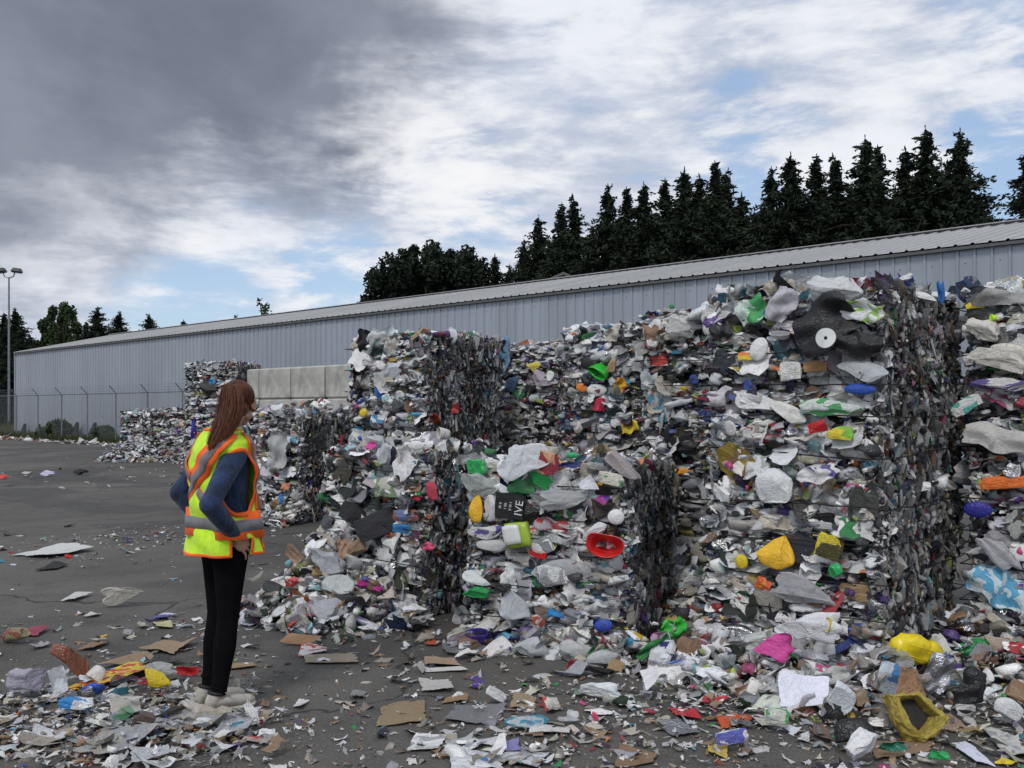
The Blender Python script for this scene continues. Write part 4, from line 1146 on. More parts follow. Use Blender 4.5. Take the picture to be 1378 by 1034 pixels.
for (h_, k_, a_) in ((hip_l, knee_l, ank_l), (hip_r, knee_r, ank_r)):
    body.tube([h_, lerp(h_, k_, 0.5), k_], [0.082, 0.066, 0.048], 14); body.tube([k_, lerp(k_, a_, 0.35), a_], [0.046, 0.048, 0.030], 14)
    body.tube([a_, (a_[0] - 0.01, a_[1], 0.055)], [0.030, 0.026], 12)
    body.tube([(a_[0] - 0.02, a_[1], 0.045), (a_[0] + 0.08, a_[1], 0.038), (a_[0] + 0.13, a_[1], 0.035)], [0.024, 0.024, 0.015], 12)
arm(body, sh_l, el_l, wr_l, -0.006); arm(body, sh_r, el_r, wr_r, -0.006)
# hands on the hips: palm against the hip, fingers forward and down, thumb behind
def hand(mb, wr, sg):
    w_ = np.array(wr); pc = w_ + np.array((0.040, -sg * 0.012, -0.042))
    blob(mb, pc, (0.042, 0.014, 0.040), (0, R(42), sg * R(-8)), 6)
    mb.tube([w_, w_ + np.array((0.02, -sg * 0.004, -0.022)), pc], [0.022, 0.021, 0.020], 10)
    base = [(0.052, -0.010), (0.060, -0.030), (0.058, -0.050), (0.046, -0.068)]
    lens = [0.066, 0.074, 0.070, 0.055]
    for i, ((bx, bz), L) in enumerate(zip(base, lens)):
        a_ = R(-22 - 9 * i); p0 = w_ + np.array((bx, -sg * 0.014, bz - 0.008))
        d1 = np.array((math.cos(a_), -sg * 0.10, math.sin(a_))); d2 = np.array((math.cos(a_ - 0.3), -sg * 0.28, math.sin(a_ - 0.3))); d3 = np.array((math.cos(a_ - 0.6), -sg * 0.45, math.sin(a_ - 0.6)))
        p1 = p0 + d1 * L * 0.45; p2 = p1 + d2 * L * 0.32; p3 = p2 + d3 * L * 0.25
        mb.tube([p0 - d1 * 0.02, p0, p1, p2, p3], [0.0085, 0.0088, 0.0080, 0.0072, 0.0055], 8); blob(mb, p3, (0.0058,) * 3, n=3)
    t0 = w_ + np.array((0.008, -sg * 0.016, -0.030))
    mb.tube([t0, t0 + np.array((-0.018, -sg * 0.010, -0.026)), t0 + np.array((-0.024, -sg * 0.016, -0.052)), t0 + np.array((-0.020, -sg * 0.018, -0.066))], [0.012, 0.0105, 0.009, 0.0065], 8)
hand(body, wr_l, 1); hand(body, wr_r, -1)
fuse('body', body, 0.0042, M['skin'], woman, 4)
for sg in (1, -1):
    e = MB(); hblob(e, (0.073, sg * 0.029, 0.008), (0.012, 0.013, 0.009)); e.build('eye', M['eye'], woman, True)
# leggings
lg = MB()
for (h_, k_, a_) in ((hip_l, knee_l, ank_l), (hip_r, knee_r, ank_r)):
    s_ = 1 if h_[1] > 0 else -1
    lg.tube([(h_[0], h_[1], 0.92), lerp(h_, k_, 0.15), lerp(h_, k_, 0.5), lerp(h_, k_, 0.85), k_], [0.093, 0.094, 0.075, 0.058, 0.053], 16)
    blob(lg, k_, (0.054, 0.050, 0.054))
    lg.tube([k_, lerp(k_, a_, 0.15), lerp(k_, a_, 0.38), lerp(k_, a_, 0.75), a_], [0.052, 0.052, 0.056, 0.042, 0.037], 16)
    blob(lg, (h_[0] - 0.040, h_[1] * 0.9, 0.865), (0.075, 0.080, 0.090))
lg.tube([(0.045, 0, 0.84), (0.045, 0, 0.90), (0.042, 0, 0.97)], [0.10, 0.108, 0.09], 20, ell=((0, 1, 0), 1.0, 1.45))
for a_ in (ank_l, ank_r):
    for zz_ in (0.115, 0.135, 0.16): blob(lg, (a_[0] + rng.normal(0, .003), a_[1], zz_), (0.041, 0.040, 0.012), n=5)
fuse('leggings', lg, 0.006, M['legging'], woman, 3)
# shirt
st = MB(); torso(st, 0.010)
arm(st, sh_l, el_l, wr_l, 0.010, 0.93); arm(st, sh_r, el_r, wr_r, 0.010, 0.93)
for (sh, sg) in ((sh_l, 1), (sh_r, -1)): st.tube([(0.035, sg * 0.04, 1.365), (0.034, sg * 0.10, 1.335), sh], [0.045, 0.046, 0.052], 14)
for (el, wr) in ((el_l, wr_l), (el_r, wr_r)):      # rucked sleeve folds and cuffs
    for t_ in (0.18, 0.34, 0.5, 0.66): blob(st, np.array(lerp(el, wr, t_)) + rng.normal(0, 0.004, 3), (0.046 - 0.014 * t_,) * 3, n=5)
    for t_ in (0.88, 0.93): blob(st, lerp(el, wr, t_), (0.037, 0.037, 0.03), n=5)
fuse('shirt', st, 0.0065, M['denim'], woman, 3)
# shoes
for (a_, nm) in ((ank_l, 'l'), (ank_r, 'r')):
    root = MB(); x0, y0 = a_[0] - 0.045, a_[1]
    root.tube([(x0 - 0.012, y0, 0.052), (x0 + 0.03, y0, 0.062), (x0 + 0.09, y0, 0.060), (x0 + 0.15, y0, 0.046), (x0 + 0.205, y0, 0.038), (x0 + 0.232, y0, 0.033)], [0.026, 0.035, 0.036, 0.036, 0.032, 0.018], 14, ell=((0, 0, 1), 1.0, 0.85))
    root.tube([(x0 + 0.01, y0, 0.06), (x0 + 0.028, y0, 0.105)], [0.036, 0.034], 14)
    blob(root, (x0 + 0.005, y0, 0.06), (0.03, 0.031, 0.045))
    up = fuse('shoe', root, 0.004, M['shoe'], woman, 4)
    so = MB(); so.tube([(x0 - 0.022, y0, 0.018), (x0 - 0.008, y0, 0.018), (x0 + 0.09, y0, 0.016), (x0 + 0.16, y0, 0.016), (x0 + 0.22, y0, 0.018), (x0 + 0.240, y0, 0.022)], [0.014, 0.030, 0.031, 0.037, 0.033, 0.012], 14, ell=((0, 0, 1), 1.0, 0.46))
    so.build('sole', M['sole'], up, True)
    lc = MB()
    for k in range(5):
        xx = x0 + 0.06 + k * 0.022; zt = 0.098 - k * 0.008
        lc.tube([(xx, y0 - 0.028, zt - 0.018), (xx + 0.006, y0, zt), (xx + 0.012, y0 + 0.028, zt - 0.018)], 0.0028, 5)
    lc.tube([(x0 + 0.065, y0, 0.10), (x0 + 0.06, y0 - 0.03, 0.112), (x0 + 0.085, y0 - 0.042, 0.088), (x0 + 0.075, y0 - 0.01, 0.10), (x0 + 0.09, y0 + 0.03, 0.108)], 0.0028, 5)
    lc.build('laces', M['shoe'], up, True)
    MB().tube([(x0 + 0.028, y0, 0.098), (x0 + 0.032, y0, 0.112)], [0.040, 0.040], 14).build('ankle_cuff', M['black_thread'], up, True)

# hair: skull cap, ponytail core and strands
hr = MB()
hblob(hr, (-0.020, 0, 0.030), (0.096, 0.082, 0.090)); hblob(hr, (-0.050, 0, -0.015), (0.055, 0.070, 0.062)); hblob(hr, (0.012, 0, 0.055), (0.074, 0.070, 0.056))
capo = fuse('hair', hr, 0.005, M['hair'], woman, 3)
tieP = np.array(hd(-0.108, -0.005, 0.082))
tb = MB(); tb.tube([tuple(tieP + np.array((0.016, 0.0, -0.006))), tuple(tieP + np.array((-0.004, 0, 0.004)))], [0.022, 0.022], 12); tb.build('hair_tie', M['black_thread'], woman, True)
# ponytail guide: rises a little behind the crown, then falls down the back to below the shoulder blades
guide = [np.array(p) for p in (tuple(tieP + np.array((0.02, 0, -0.012))), tuple(tieP + np.array((-0.020, -0.020, 0.012))), (0.020, -0.112, 1.565), (0.012, -0.116, 1.495), (-0.012, -0.120, 1.425), (-0.048, -0.116, 1.355), (-0.080, -0.106, 1.300), (-0.108, -0.094, 1.240))]
wid = [0.020, 0.036, 0.070, 0.082, 0.078, 0.062, 0.036, 0.004]
def guide_at(t_):
    f = t_ * (len(guide) - 1); i = min(int(f), len(guide) - 2); u_ = f - i
    p0, p1, p2, p3 = guide[max(i - 1, 0)], guide[i], guide[i + 1], guide[min(i + 2, len(guide) - 1)]
    p = 0.5 * ((2 * p1) + (-p0 + p2) * u_ + (2 * p0 - 5 * p1 + 4 * p2 - p3) * u_ ** 2 + (-p0 + 3 * p1 - 3 * p2 + p3) * u_ ** 3)
    return p, wid[i] * (1 - u_) + wid[i + 1] * u_
core_ = MB(); pts = [guide_at(i / 20)[0] for i in range(21)]; rad = [(guide_at(i / 20)[1] * 0.40, guide_at(i / 20)[1] * 0.72) for i in range(21)]
V, Fq = [], []
for p, (ra, rb) in zip(pts, rad):
    for k in range(14):
        a = 2 * math.pi * k / 14; V.append(p + np.array((math.cos(a) * ra, math.sin(a) * rb, 0)))
Fq = [(i * 14 + k, i * 14 + (k + 1) % 14, (i + 1) * 14 + (k + 1) % 14, (i + 1) * 14 + k) for i in range(20) for k in range(14)]
core_.add(V, Fq)
for _ in range(1700):
    a = rng.uniform(0, 6.283); q = rng.uniform(0.6, 1.06) if rng.random() < .93 else rng.uniform(1.05, 1.4); ln = rng.uniform(0.6, 1.03); ph = rng.uniform(0, 6); am = rng.uniform(0.0, 0.0025); a1 = rng.normal(0, 0.25)
    P_ = []
    for i in range(13):
        t_ = min(1.0, i / 12 * ln); p, w_ = guide_at(t_)
        aa = a + a1 * t_
        P_.append(p + np.array((math.cos(aa) * w_ * 0.55 * q + am * math.sin(i * 1.3 + ph), math.sin(aa) * w_ * 0.9 * q + am * math.cos(i * 1.1 + ph), -0.03 * max(0, ln - 1) * i)))
    core_.tube(P_, [0.0010] * 9 + [0.0009, 0.0008, 0.0006, 0.0003], 3)
core_.build('ponytail', M['hair'], woman, True)
fl = MB()
for _ in range(520):                                 # combed strands lying over the scalp toward the tie, plus flyaways
    th = rng.uniform(-1.9, 1.9); el0 = rng.uniform(-0.55, 0.9)
    P_ = []
    a0 = np.array((0.055 * math.cos(th * 0.9), 0.084 * math.sin(th) , 0.098 * math.sin(el0)))
    for i in range(8):
        u_ = i / 7
        d = a0 * (1 - u_) + np.array((-0.105, 0, 0.078)) * u_
        e_ = np.array((d[0] + 0.020, d[1], d[2] - 0.030)); k = math.sqrt((e_[0] / 0.097) ** 2 + (e_[1] / 0.083) ** 2 + (e_[2] / 0.091) ** 2)
        e_ = e_ / max(k, 0.2) * (1.004 + 0.012 * rng.random()) if k < 1.25 else e_
        P_.append(hd(e_[0] - 0.020, e_[1], e_[2] + 0.030))
    fl.tube(P_, 0.0008, 3)
fl.build('hair_strands', M['hair'], capo, True)

# safety vest
def interp(z, tab):
    zs_ = [q[0] for q in tab]
    return np.array([np.interp(z, zs_, [q[k] for q in tab]) for k in range(1, len(tab[0]))])
VT = [(0.785, 0.165, 0.215, 0.033), (0.86, 0.160, 0.210, 0.033), (0.95, 0.142, 0.200, 0.032), (1.05, 0.138, 0.196, 0.028), (1.15, 0.140, 0.198, 0.025), (1.25, 0.135, 0.198, 0.022), (1.30, 0.125, 0.206, 0.024), (1.335, 0.108, 0.196, 0.03), (1.365, 0.088, 0.160, 0.034), (1.385, 0.076, 0.118, 0.036), (1.404, 0.066, 0.080, 0.038)]
def vs(u, z, off=0.0):
    """vest surface: u in degrees, 0 front, 90 her right, 180 back"""
    a, b_, cx_ = interp(z, VT); t_ = R(u)
    c_, s_ = math.cos(t_), math.sin(t_)
    e = 0.85
    x_ = a * math.copysign(abs(c_) ** e, c_); y_ = -b_ * math.copysign(abs(s_) ** e, s_)
    wv = 0.007 * math.sin(z * 26 + t_ * 2.2) + 0.005 * math.sin(z * 47 - t_ * 5) + 0.008 * math.sin(t_ * 5 + 1.3 + z * 3) * min(1, max(0, (1.3 - z) * 4)) + 0.009 * math.sin(t_ * 9 + z * 7) * max(0, (1.0 - z) * 3)
    n_ = np.array((x_ / a, y_ / b_, 0)); n_ /= np.linalg.norm(n_) + 1e-9
    up = 0.0 if z < 1.28 else (z - 1.28) / 0.12 * 0.9
    nn_ = n_ + np.array((0, 0, up)); nn_ /= np.linalg.norm(nn_)
    return np.array((cx_ + x_, y_, z)) + n_ * wv + nn_ * off
NU, NZ = 180, 84
zsv = np.linspace(0.785, 1.404, NZ)
def is_hole(u, z):
    for cu in (90, 270):
        if ((u - cu) / 38) ** 2 + ((z - 1.140) / 0.158) ** 2 < 1 and z < 1.34: return True     # armhole
        if abs(u - cu) < 17 and z < 0.865: return True                                          # side slit
    uu = u if u <= 180 else u - 360
    if abs(uu) < 9 and z < 1.30: return False
    if abs(uu) < 26 * (z - 1.22) / 0.15 and z > 1.22: return True                               # neck V
    return False
V = [vs(360 * i / NU, z) for i in range(NU) for z in zsv]
Fq = []
for i in range(NU):
    for j in range(NZ - 1):
        if is_hole(360 * (i + 0.5) / NU, (zsv[j] + zsv[j + 1]) / 2): continue
        i2 = (i + 1) % NU; Fq.append((i * NZ + j, i2 * NZ + j, i2 * NZ + j + 1, i * NZ + j + 1))
vm = MB(); vm.add(V, Fq); vest = vm.build('safety_vest', M['lime'], woman, True)
sol = vest.modifiers.new('thickness', 'SOLIDIFY'); sol.thickness = 0.003; sol.offset = -1
def ribbon(name, path, width, off, mat, parent=vest, closed=False):
    P_ = []
    for (a, b_) in zip(path[:-1], path[1:]):
        k = max(2, int(max(abs(a[0] - b_[0]) / 3, abs(a[1] - b_[1]) / 0.012)))
        P_ += [(a[0] + (b_[0] - a[0]) * i / k, a[1] + (b_[1] - a[1]) * i / k) for i in range(k)]
    P_.append(path[-1])
    C_ = [vs(u, z, off) for u, z in P_]; V = []
    for i, (u, z) in enumerate(P_):
        T_ = C_[min(i + 1, len(C_) - 1)] - C_[max(i - 1, 0)]
        nrm = np.cross(vs(u + 1, z) - vs(u - 1, z), vs(u, min(z + 0.01, 1.404)) - vs(u, z - 0.01)); nrm /= np.linalg.norm(nrm) + 1e-9
        sd__ = np.cross(T_, nrm); sd__ /= np.linalg.norm(sd__) + 1e-9
        V += [C_[i] - sd__ * width / 2, C_[i], C_[i] + sd__ * width / 2]
    Fq = []
    for i in range(len(P_) - 1): Fq += [(3 * i, 3 * i + 1, 3 * i + 4, 3 * i + 3), (3 * i + 1, 3 * i + 2, 3 * i + 5, 3 * i + 4)]
    m = MB(); m.add(V, Fq); o = m.build(name, mat, parent, True)
    s2 = o.modifiers.new('thickness', 'SOLIDIFY'); s2.thickness = 0.003; s2.offset = 0
    return o
def tape(path, w_):
    o = ribbon('orange_band', path, w_, 0.005, M['orange']); ribbon('reflective_tape', path, w_ * 0.42, 0.0085, M['silver'], o)
tape([(12, 0.935), (90, 0.930), (180, 0.945), (270, 0.935), (348, 0.935)], 0.135)
tape([(118, 1.372), (142, 1.31), (162, 1.21), (196, 1.09), (232, 1.00)], 0.100)
tape([(242, 1.372), (222, 1.31), (206, 1.22), (186, 1.155)], 0.095)
tape([(174, 1.10), (150, 1.03), (136, 1.00)], 0.095)
for sg in (1, -1):
    f = lambda u: u % 360 if sg > 0 else (-u) % 360
    tape([(f(66), 1.375), (f(52), 1.30), (f(44), 1.20), (f(42), 1.0)], 0.072); tape([(f(42), 0.865), (f(42), 0.795)], 0.072)
    cu = 90 if sg > 0 else 270
    ribbon('armhole_piping', [(cu + 38.5 * math.cos(a), 1.140 + 0.160 * math.sin(a)) for a in np.linspace(0, 2 * math.pi, 25)], 0.020, 0.005, M['orange'])
    ribbon('slit_piping', [(cu - 18, 0.795), (cu - 18, 0.872)], 0.012, 0.005, M['orange']); ribbon('slit_piping', [(cu + 18, 0.795), (cu + 18, 0.872)], 0.012, 0.005, M['orange'])
ribbon('hem_piping', [(4, 0.790), (72, 0.790)], 0.014, 0.004, M['orange']); ribbon('hem_piping', [(108, 0.790), (252, 0.790)], 0.014, 0.004, M['orange']); ribbon('hem_piping', [(288, 0.790), (356, 0.790)], 0.014, 0.004, M['orange'])
ribbon('neck_piping', [(27, 1.385), (80, 1.392), (180, 1.392), (280, 1.392), (333, 1.385)], 0.016, 0.004, M['orange'])
ribbon('front_zip', [(0, 0.795), (0, 1.28)], 0.010, 0.006, M['black_thread'])
#PART4
# ------------------------------------------------------------------ larger things one can pick out in the bales and on the ground
def ray_plane(px, py, key, end=False):
    b = BALES[key]; tx = (px - CX) / F_PX; tz = (HY - py) / F_PX
    n_ = b['ex'] if end else b['ey']; Y = float(b['c'] @ n_) / (tx * n_[0] + n_[1])
    return Y, n_
def stand_z(o):
    return min(v.co.z for v in o.data.vertices)
W_, TR, BK, GR, KR = (0.72, 0.73, 0.74), (0.60, 0.63, 0.66), (0.012, 0.012, 0.014), (0.30, 0.31, 0.33), (0.30, 0.20, 0.12)
RED, BLU, GRN, YEL, ORG, PNK, PUR = (0.55, 0.02, 0.02), (0.02, 0.08, 0.42), (0.02, 0.35, 0.07), (0.72, 0.55, 0.02), (0.75, 0.22, 0.03), (0.65, 0.07, 0.32), (0.06, 0.03, 0.26)
PAPR = (0.60, 0.59, 0.56)
CATS = dict(plastic_bag='bag', plastic_sack='sack', milk_jug='jug', tub='tub', lid='lid', carton='carton', paper_sheet='paper', cardboard_piece='cardboard', bottle='bottle', dish='dish', cup='cup', rag='rag', foam_slab='foam', wrapper='wrapper',
            paper_bag='paper bag', tray='tray', plastic_sheet='plastic sheet', bowl='bowl', ball='ball', bucket='bucket', funnel='funnel', jug='jug', foil='foil', magazine='magazine', can='can', cloth='cloth', slab='slab')
# name | kind | where | px py w h | depth ratio | colour | second colour | flags (c clear, p print, m metal, g glossy, h matt) | roll deg | label
FE = [
 ('plastic_sack','film','B1',1108,438,88,80,.5,BK,BK,'g',20,'large shiny black sack draped over the face of the tallest stack'),
 ('plastic_sack','film','B1',1148,462,76,44,.5,BK,BK,'g',-8,'smaller black sack bulging right below the white disc'),
 ('plastic_bag','bag','B1',1124,388,74,46,.7,W_,W_,'c',5,'big white translucent bag on top of the tallest stack'),
 ('plastic_bag','film','B1',1160,418,62,34,.5,W_,(0.25,0.5,0.05),'p',-15,'white bag with lime green print near the top of the tallest stack'),
 ('plastic_bag','film','B1',1012,418,44,40,.5,(0.55,0.68,0.60),GRN,'p',25,'pale bag with green print at the upper left of the tallest stack'),
 ('plastic_bag','film','B1',1052,410,40,50,.5,(0.62,0.60,0.66),W_,'c',70,'grey translucent bag between the green printed bag and the black sack'),
 ('wrapper','box','B1',1036,419,18,14,.6,BLU,BLU,'',10,'small deep blue wrapper near the top of the tallest stack'),
 ('dish','cup','B1',1050,452,28,16,.5,W_,BK,'',0,'crushed white dish with black dots left of the black sack'),
 ('lid','disc','B1',1021,470,24,33,.3,(0.78,0.78,0.78),W_,'',-25,'smooth oval white lid on the left of the tallest stack'),
 ('wrapper','sheet','B1',1006,480,28,12,.3,ORG,YEL,'p',0,'orange and yellow wrapper beside the oval white lid'),
 ('carton','box','B1',1064,500,30,27,.3,(0.7,0.7,0.68),(0.5,0.4,0.2),'p',3,'white printed carton pinched under the second wire of the tallest stack'),
 ('cardboard_piece','box','B1',1097,493,32,15,.3,(0.40,0.24,0.10),KR,'h',0,'brown cardboard stub below the black sack'),
 ('milk_jug','jug','B1',1160,500,70,32,.5,TR,TR,'c',0,'large translucent jug pinched above the blue lid'),
 ('lid','disc','B1',1157,524,42,15,.5,BLU,BLU,'',-2,'flat blue lid at the right of the tallest stack'),
 ('can','cup','B1',1160,507,14,14,.8,(0.5,0.5,0.52),GR,'m',80,'silver can end above the blue lid'),
 ('milk_jug','jug','B1',1018,543,62,24,.5,W_,TR,'',-12,'flattened white jug slanting at the left middle of the tallest stack'),
 ('milk_jug','jug','B1',1060,556,56,24,.5,(0.7,0.7,0.66),TR,'',-22,'flattened white jug lying under the slanting one'),
 ('milk_jug','jug','B1',1118,547,88,26,.5,(0.66,0.72,0.68),GRN,'p',6,'wide flattened jug with a green stripe in the tallest stack'),
 ('carton','box','B0',1131,583,34,19,.5,(0.25,0.55,0.05),YEL,'p',-4,'bright green carton at the middle of the tallest stack'),
 ('wrapper','sheet','B0',1100,575,26,16,.4,RED,RED,'g',15,'dark red wrapper beside the bright green carton'),
 ('milk_jug','jug','B0',1042,655,52,52,.45,(0.70,0.72,0.74),W_,'',25,'round faced milky jug in the lower half of the tallest stack'),
 ('plastic_bag','film','B0',1100,640,60,26,.5,W_,PUR,'p',10,'crumpled white sheet right of the milky jug'),
 ('funnel','jug','B0',1046,748,47,42,.6,(0.85,0.50,0.03),ORG,'',35,'orange yellow crushed funnel in the lower part of the tallest stack'),
 ('lid','disc','B0',998,756,18,20,.5,YEL,YEL,'',10,'small yellow lid left of the orange yellow funnel'),
 ('tub','box','B0',1116,736,36,34,.4,(0.68,0.56,0.03),BK,'p',-15,'yellow tub face with a black curl right of the orange yellow funnel'),
 ('bottle','jug','B0',1124,768,20,22,.6,(0.02,0.40,0.10),GRN,'g',80,'green bottle base under the yellow tub face'),
 ('wrapper','sheet','B0',1027,787,22,18,.3,(0.65,0.10,0.03),ORG,'p',-20,'red orange card under the left side of the funnel'),
 ('plastic_bag','bag','B0',1085,795,92,44,.35,(0.50,0.50,0.52),GR,'c',-4,'wide grey translucent bag low in the tallest stack'),
 ('plastic_bag','bag','B0',1090,846,92,42,.5,(0.70,0.71,0.74),W_,'',8,'white bag bulging at the foot of the tallest stack'),
 ('lid','cup','B0',1117,841,20,13,.8,YEL,YEL,'',80,'yellow cone shaped cap on the white bag'),
 ('plastic_bag','bag','B0',1041,871,54,38,.6,PNK,PNK,'',8,'bright magenta crumpled bag at the foot of the tallest stack'),
 ('plastic_bag','film','B1',971,443,36,26,.7,BK,BK,'g',-20,'black bag poking out at the left edge of the tallest stack'),
 ('rag','film','B1',1266,394,9,32,.5,(0.02,0.14,0.42),BLU,'h',4,'blue rag standing up from the top of the stacks'),
 ('plastic_bag','bag','A1',1322,443,46,30,.7,(0.66,0.64,0.58),W_,'',-12,'rolled cream bag at the upper right, above the longest bulging one'),
 ('plastic_bag','bag','A1',1350,480,96,38,.5,(0.68,0.66,0.60),W_,'',-14,'longest bulging cream bag at the upper right'),
 ('plastic_bag','jug','A1',1348,518,84,20,.5,(0.66,0.64,0.64),PUR,'p',2,'narrow pale bag with a purple mark under the longest bulging one'),
 ('ball','bag','A1',1337,428,11,11,1,(0.45,0.80,0.03),GRN,'',0,'tiny lime green ball near the top of the right edge stack'),
 ('plastic_sheet','sheet','A1',1352,402,84,28,.7,(0.5,0.49,0.48),GR,'c',-6,'layered grey plastic sheet on top of the right edge stack'),
 ('wrapper','sheet','A1',1311,411,22,14,.6,YEL,YEL,'',15,'yellow flap at the top left of the right edge stack'),
 ('carton','box','A1',1300,546,42,20,.3,(0.72,0.74,0.73),(0.02,0.4,0.3),'p',28,'white carton with teal print slanting at the right edge stack'),
 ('plastic_sheet','film','A1',1340,590,84,40,.4,(0.56,0.55,0.53),GR,'',-12,'large grey white crumpled sheet in the middle of the right edge stack'),
 ('tray','box','A0',1350,650,58,18,.6,(0.80,0.17,0.02),ORG,'',4,'bright orange tray in the right edge stack'),
 ('foil','bag','A0',1361,634,24,22,.6,(0.7,0.7,0.72),W_,'m',0,'silver foil ball above the orange tray'),
 ('lid','disc','A0',1316,686,36,22,.5,(0.03,0.03,0.30),BLU,'',0,'dark blue oval lid left below the orange tray'),
 ('plastic_bag','film','A0',1345,790,90,54,.4,(0.60,0.70,0.76),(0.05,0.35,0.60),'p',-28,'white bag with bright blue stripes low at the right edge'),
 ('plastic_bag','bag','A0',1345,745,70,34,.4,(0.58,0.58,0.62),W_,'c',-30,'pale bag above the blue striped one at the right edge'),
 ('tub','cup','A0',1312,777,14,22,.6,(0.75,0.62,0.05),YEL,'',10,'yellow cup on the blue striped bag'),
 ('milk_jug','jug','A0',1300,830,52,30,.6,TR,W_,'',-12,'flattened pale jug at the foot of the right edge stack'),
 ('plastic_bag','film','A0',1335,884,80,38,.7,(0.02,0.30,0.08),GRN,'g',-10,'shiny green bag at the foot of the right edge stack'),
 ('cardboard_piece','sheet','A0',1356,877,58,30,.4,(0.44,0.36,0.29),KR,'h',-6,'greyish cardboard lying over the shiny green bag'),
 ('plastic_bag','film','H1',676,482,26,62,.35,(0.16,0.30,0.46),(0.1,0.3,0.5),'',80,'pale blue bag hanging from the top corner of a rear bale'),
 ('plastic_sheet','sheet','H1',686,517,26,24,.3,(0.12,0.20,0.34),BLU,'',-10,'slate blue sheet below the hanging pale blue bag'),
 ('wrapper','sheet','H1',720,494,24,13,.4,(0.75,0.62,0.10),YEL,'',15,'yellow paper piece on the rear bale beside the blue bag'),
 ('plastic_bag','bag','H1',733,508,40,26,.4,(0.55,0.5,0.56),PUR,'c',10,'lilac tinted bag under the yellow paper piece'),
 ('tub','cup','D11',808,498,32,26,.6,(0.03,0.50,0.04),GRN,'g',160,'bright green tub in the rear bale with the orange pieces'),
 ('lid','disc','D11',793,489,26,20,.5,BK,BK,'',-10,'black round lid left of the bright green tub'),
 ('bottle','jug','D11',823,494,12,26,.6,(0.42,0.27,0.17),KR,'',70,'tan bottle leaning on the bright green tub'),
 ('plastic_bag','film','D11',833,520,20,26,.5,(0.72,0.36,0.03),ORG,'',60,'orange film below the bright green tub'),
 ('lid','disc','D11',783,522,18,12,.5,ORG,YEL,'',-15,'orange lid left of the pale dish in the rear bale'),
 ('dish','disc','D11',803,525,30,16,.5,W_,W_,'',0,'pale round dish under the bright green tub'),
 ('tub','box','D11',806,545,20,18,.6,(0.55,0.03,0.07),RED,'g',0,'red tub under the pale round dish'),
 ('plastic_bag','film','D10',848,575,26,20,.5,(0.75,0.55,0.03),YEL,'',20,'yellow bag at the edge of the sagging sheets'),
 ('paper_bag','bag','D21',880,452,36,42,.7,(0.27,0.17,0.11),W_,'ph',20,'brown paper roll with white stripes on the recessed stack'),
 ('plastic_bag','bag','D21',920,440,52,34,.6,(0.66,0.66,0.64),W_,'c',5,'pale bag on the recessed stack right of the brown paper roll'),
 ('plastic_bag','film','D11',867,480,34,46,.4,(0.62,0.62,0.64),W_,'c',85,'pale bag hanging between two rear stacks'),
 ('lid','jug','D20',914,636,34,12,.7,(0.80,0.28,0.02),ORG,'',8,'orange crushed lid in the recessed stack'),
 ('bowl','bag','D20',926,603,40,20,.6,BK,BK,'g',0,'black crushed bowl above the orange crushed lid'),
 ('rag','film','G1',490,460,28,34,.6,BK,BK,'h',60,'black rag at the upper left corner of the far left stack'),
 ('plastic_bag','film','G1',508,456,34,22,.5,W_,GR,'c',0,'white film beside the black rag'),
 ('plastic_bag','film','G1',528,505,26,18,.6,(0.03,0.14,0.50),BLU,'',30,'bright blue film in the far left stack'),
 ('bottle','jug','G1',512,527,18,20,.6,(0.02,0.13,0.45),BLU,'',60,'blue bottle below the bright blue film'),
 ('plastic_sheet','sheet','G0',508,564,24,12,.4,(0.03,0.22,0.40),W_,'p',-4,'teal blue printed sheet low in the far left stack'),
 ('lid','disc','G0',489,556,14,12,.6,YEL,YEL,'',20,'small yellow lid beside the teal blue sheet'),
 ('tub','cup','G1e',585,566,14,20,.8,(0.60,0.05,0.03),RED,'',0,'small red tub in the dark end of the far left stack'),
 ('wrapper','sheet','G1e',612,550,16,14,.5,(0.45,0.04,0.04),RED,'',15,'crimson scrap in the dark end of the far left stack'),
 ('plastic_bag','film','K',375,608,50,56,.4,(0.52,0.53,0.53),W_,'c',50,'long pale sheet slanting beside the woman'),
 ('plastic_bag','bag','K',373,553,26,20,.7,(0.66,0.68,0.70),W_,'',0,'white bag on top of the loose bale beside the woman'),
 ('wrapper','film','K',384,655,14,12,.6,(0.55,0.22,0.10),ORG,'',0,'orange brown crumpled wrapper in the loose bale'),
 ('wrapper','film','K',377,672,9,18,.6,(0.02,0.18,0.55),BLU,'',80,'bright blue strip in the loose bale'),
 ('plastic_bag','bag','K',432,590,26,34,.5,BK,BK,'',70,'black bag in the loose bale'),
 ('plastic_sack','bag','M1',281,524,30,17,.6,BK,BK,'',0,'black sack high in the far tower'),
 ('wrapper','film','M1',285,513,12,8,.6,(0.02,0.22,0.55),BLU,'',0,'tiny blue wrapper high in the far tower'),
 ('plastic_bag','film','M1',286,541,24,9,.6,W_,W_,'',0,'white film under the black sack in the far tower'),
 ('plastic_sheet','film','M0',260,577,9,32,.5,(0.03,0.02,0.28),PUR,'',88,'purple strip hanging in the far tower'),
 # low left bale and its spill
 ('bottle','bag','J',516,612,30,32,.6,TR,W_,'c',0,'round translucent bottle in the low left bale'),
 ('wrapper','film','J',499,600,16,12,.6,(0.6,0.05,0.30),PNK,'',0,'hot pink wrapper in the low left bale'),
 ('lid','disc','J',560,600,26,13,.5,(0.74,0.74,0.74),W_,'',0,'white lid on the top edge of the low left bale'),
 ('cup','cup','J',598,584,17,20,.9,(0.62,0.60,0.56),GR,'',75,'pale cup lying on its side behind the low left bale'),
 ('carton','box','J',582,661,17,26,.5,(0.42,0.03,0.06),RED,'',8,'dark red carton in the low left bale'),
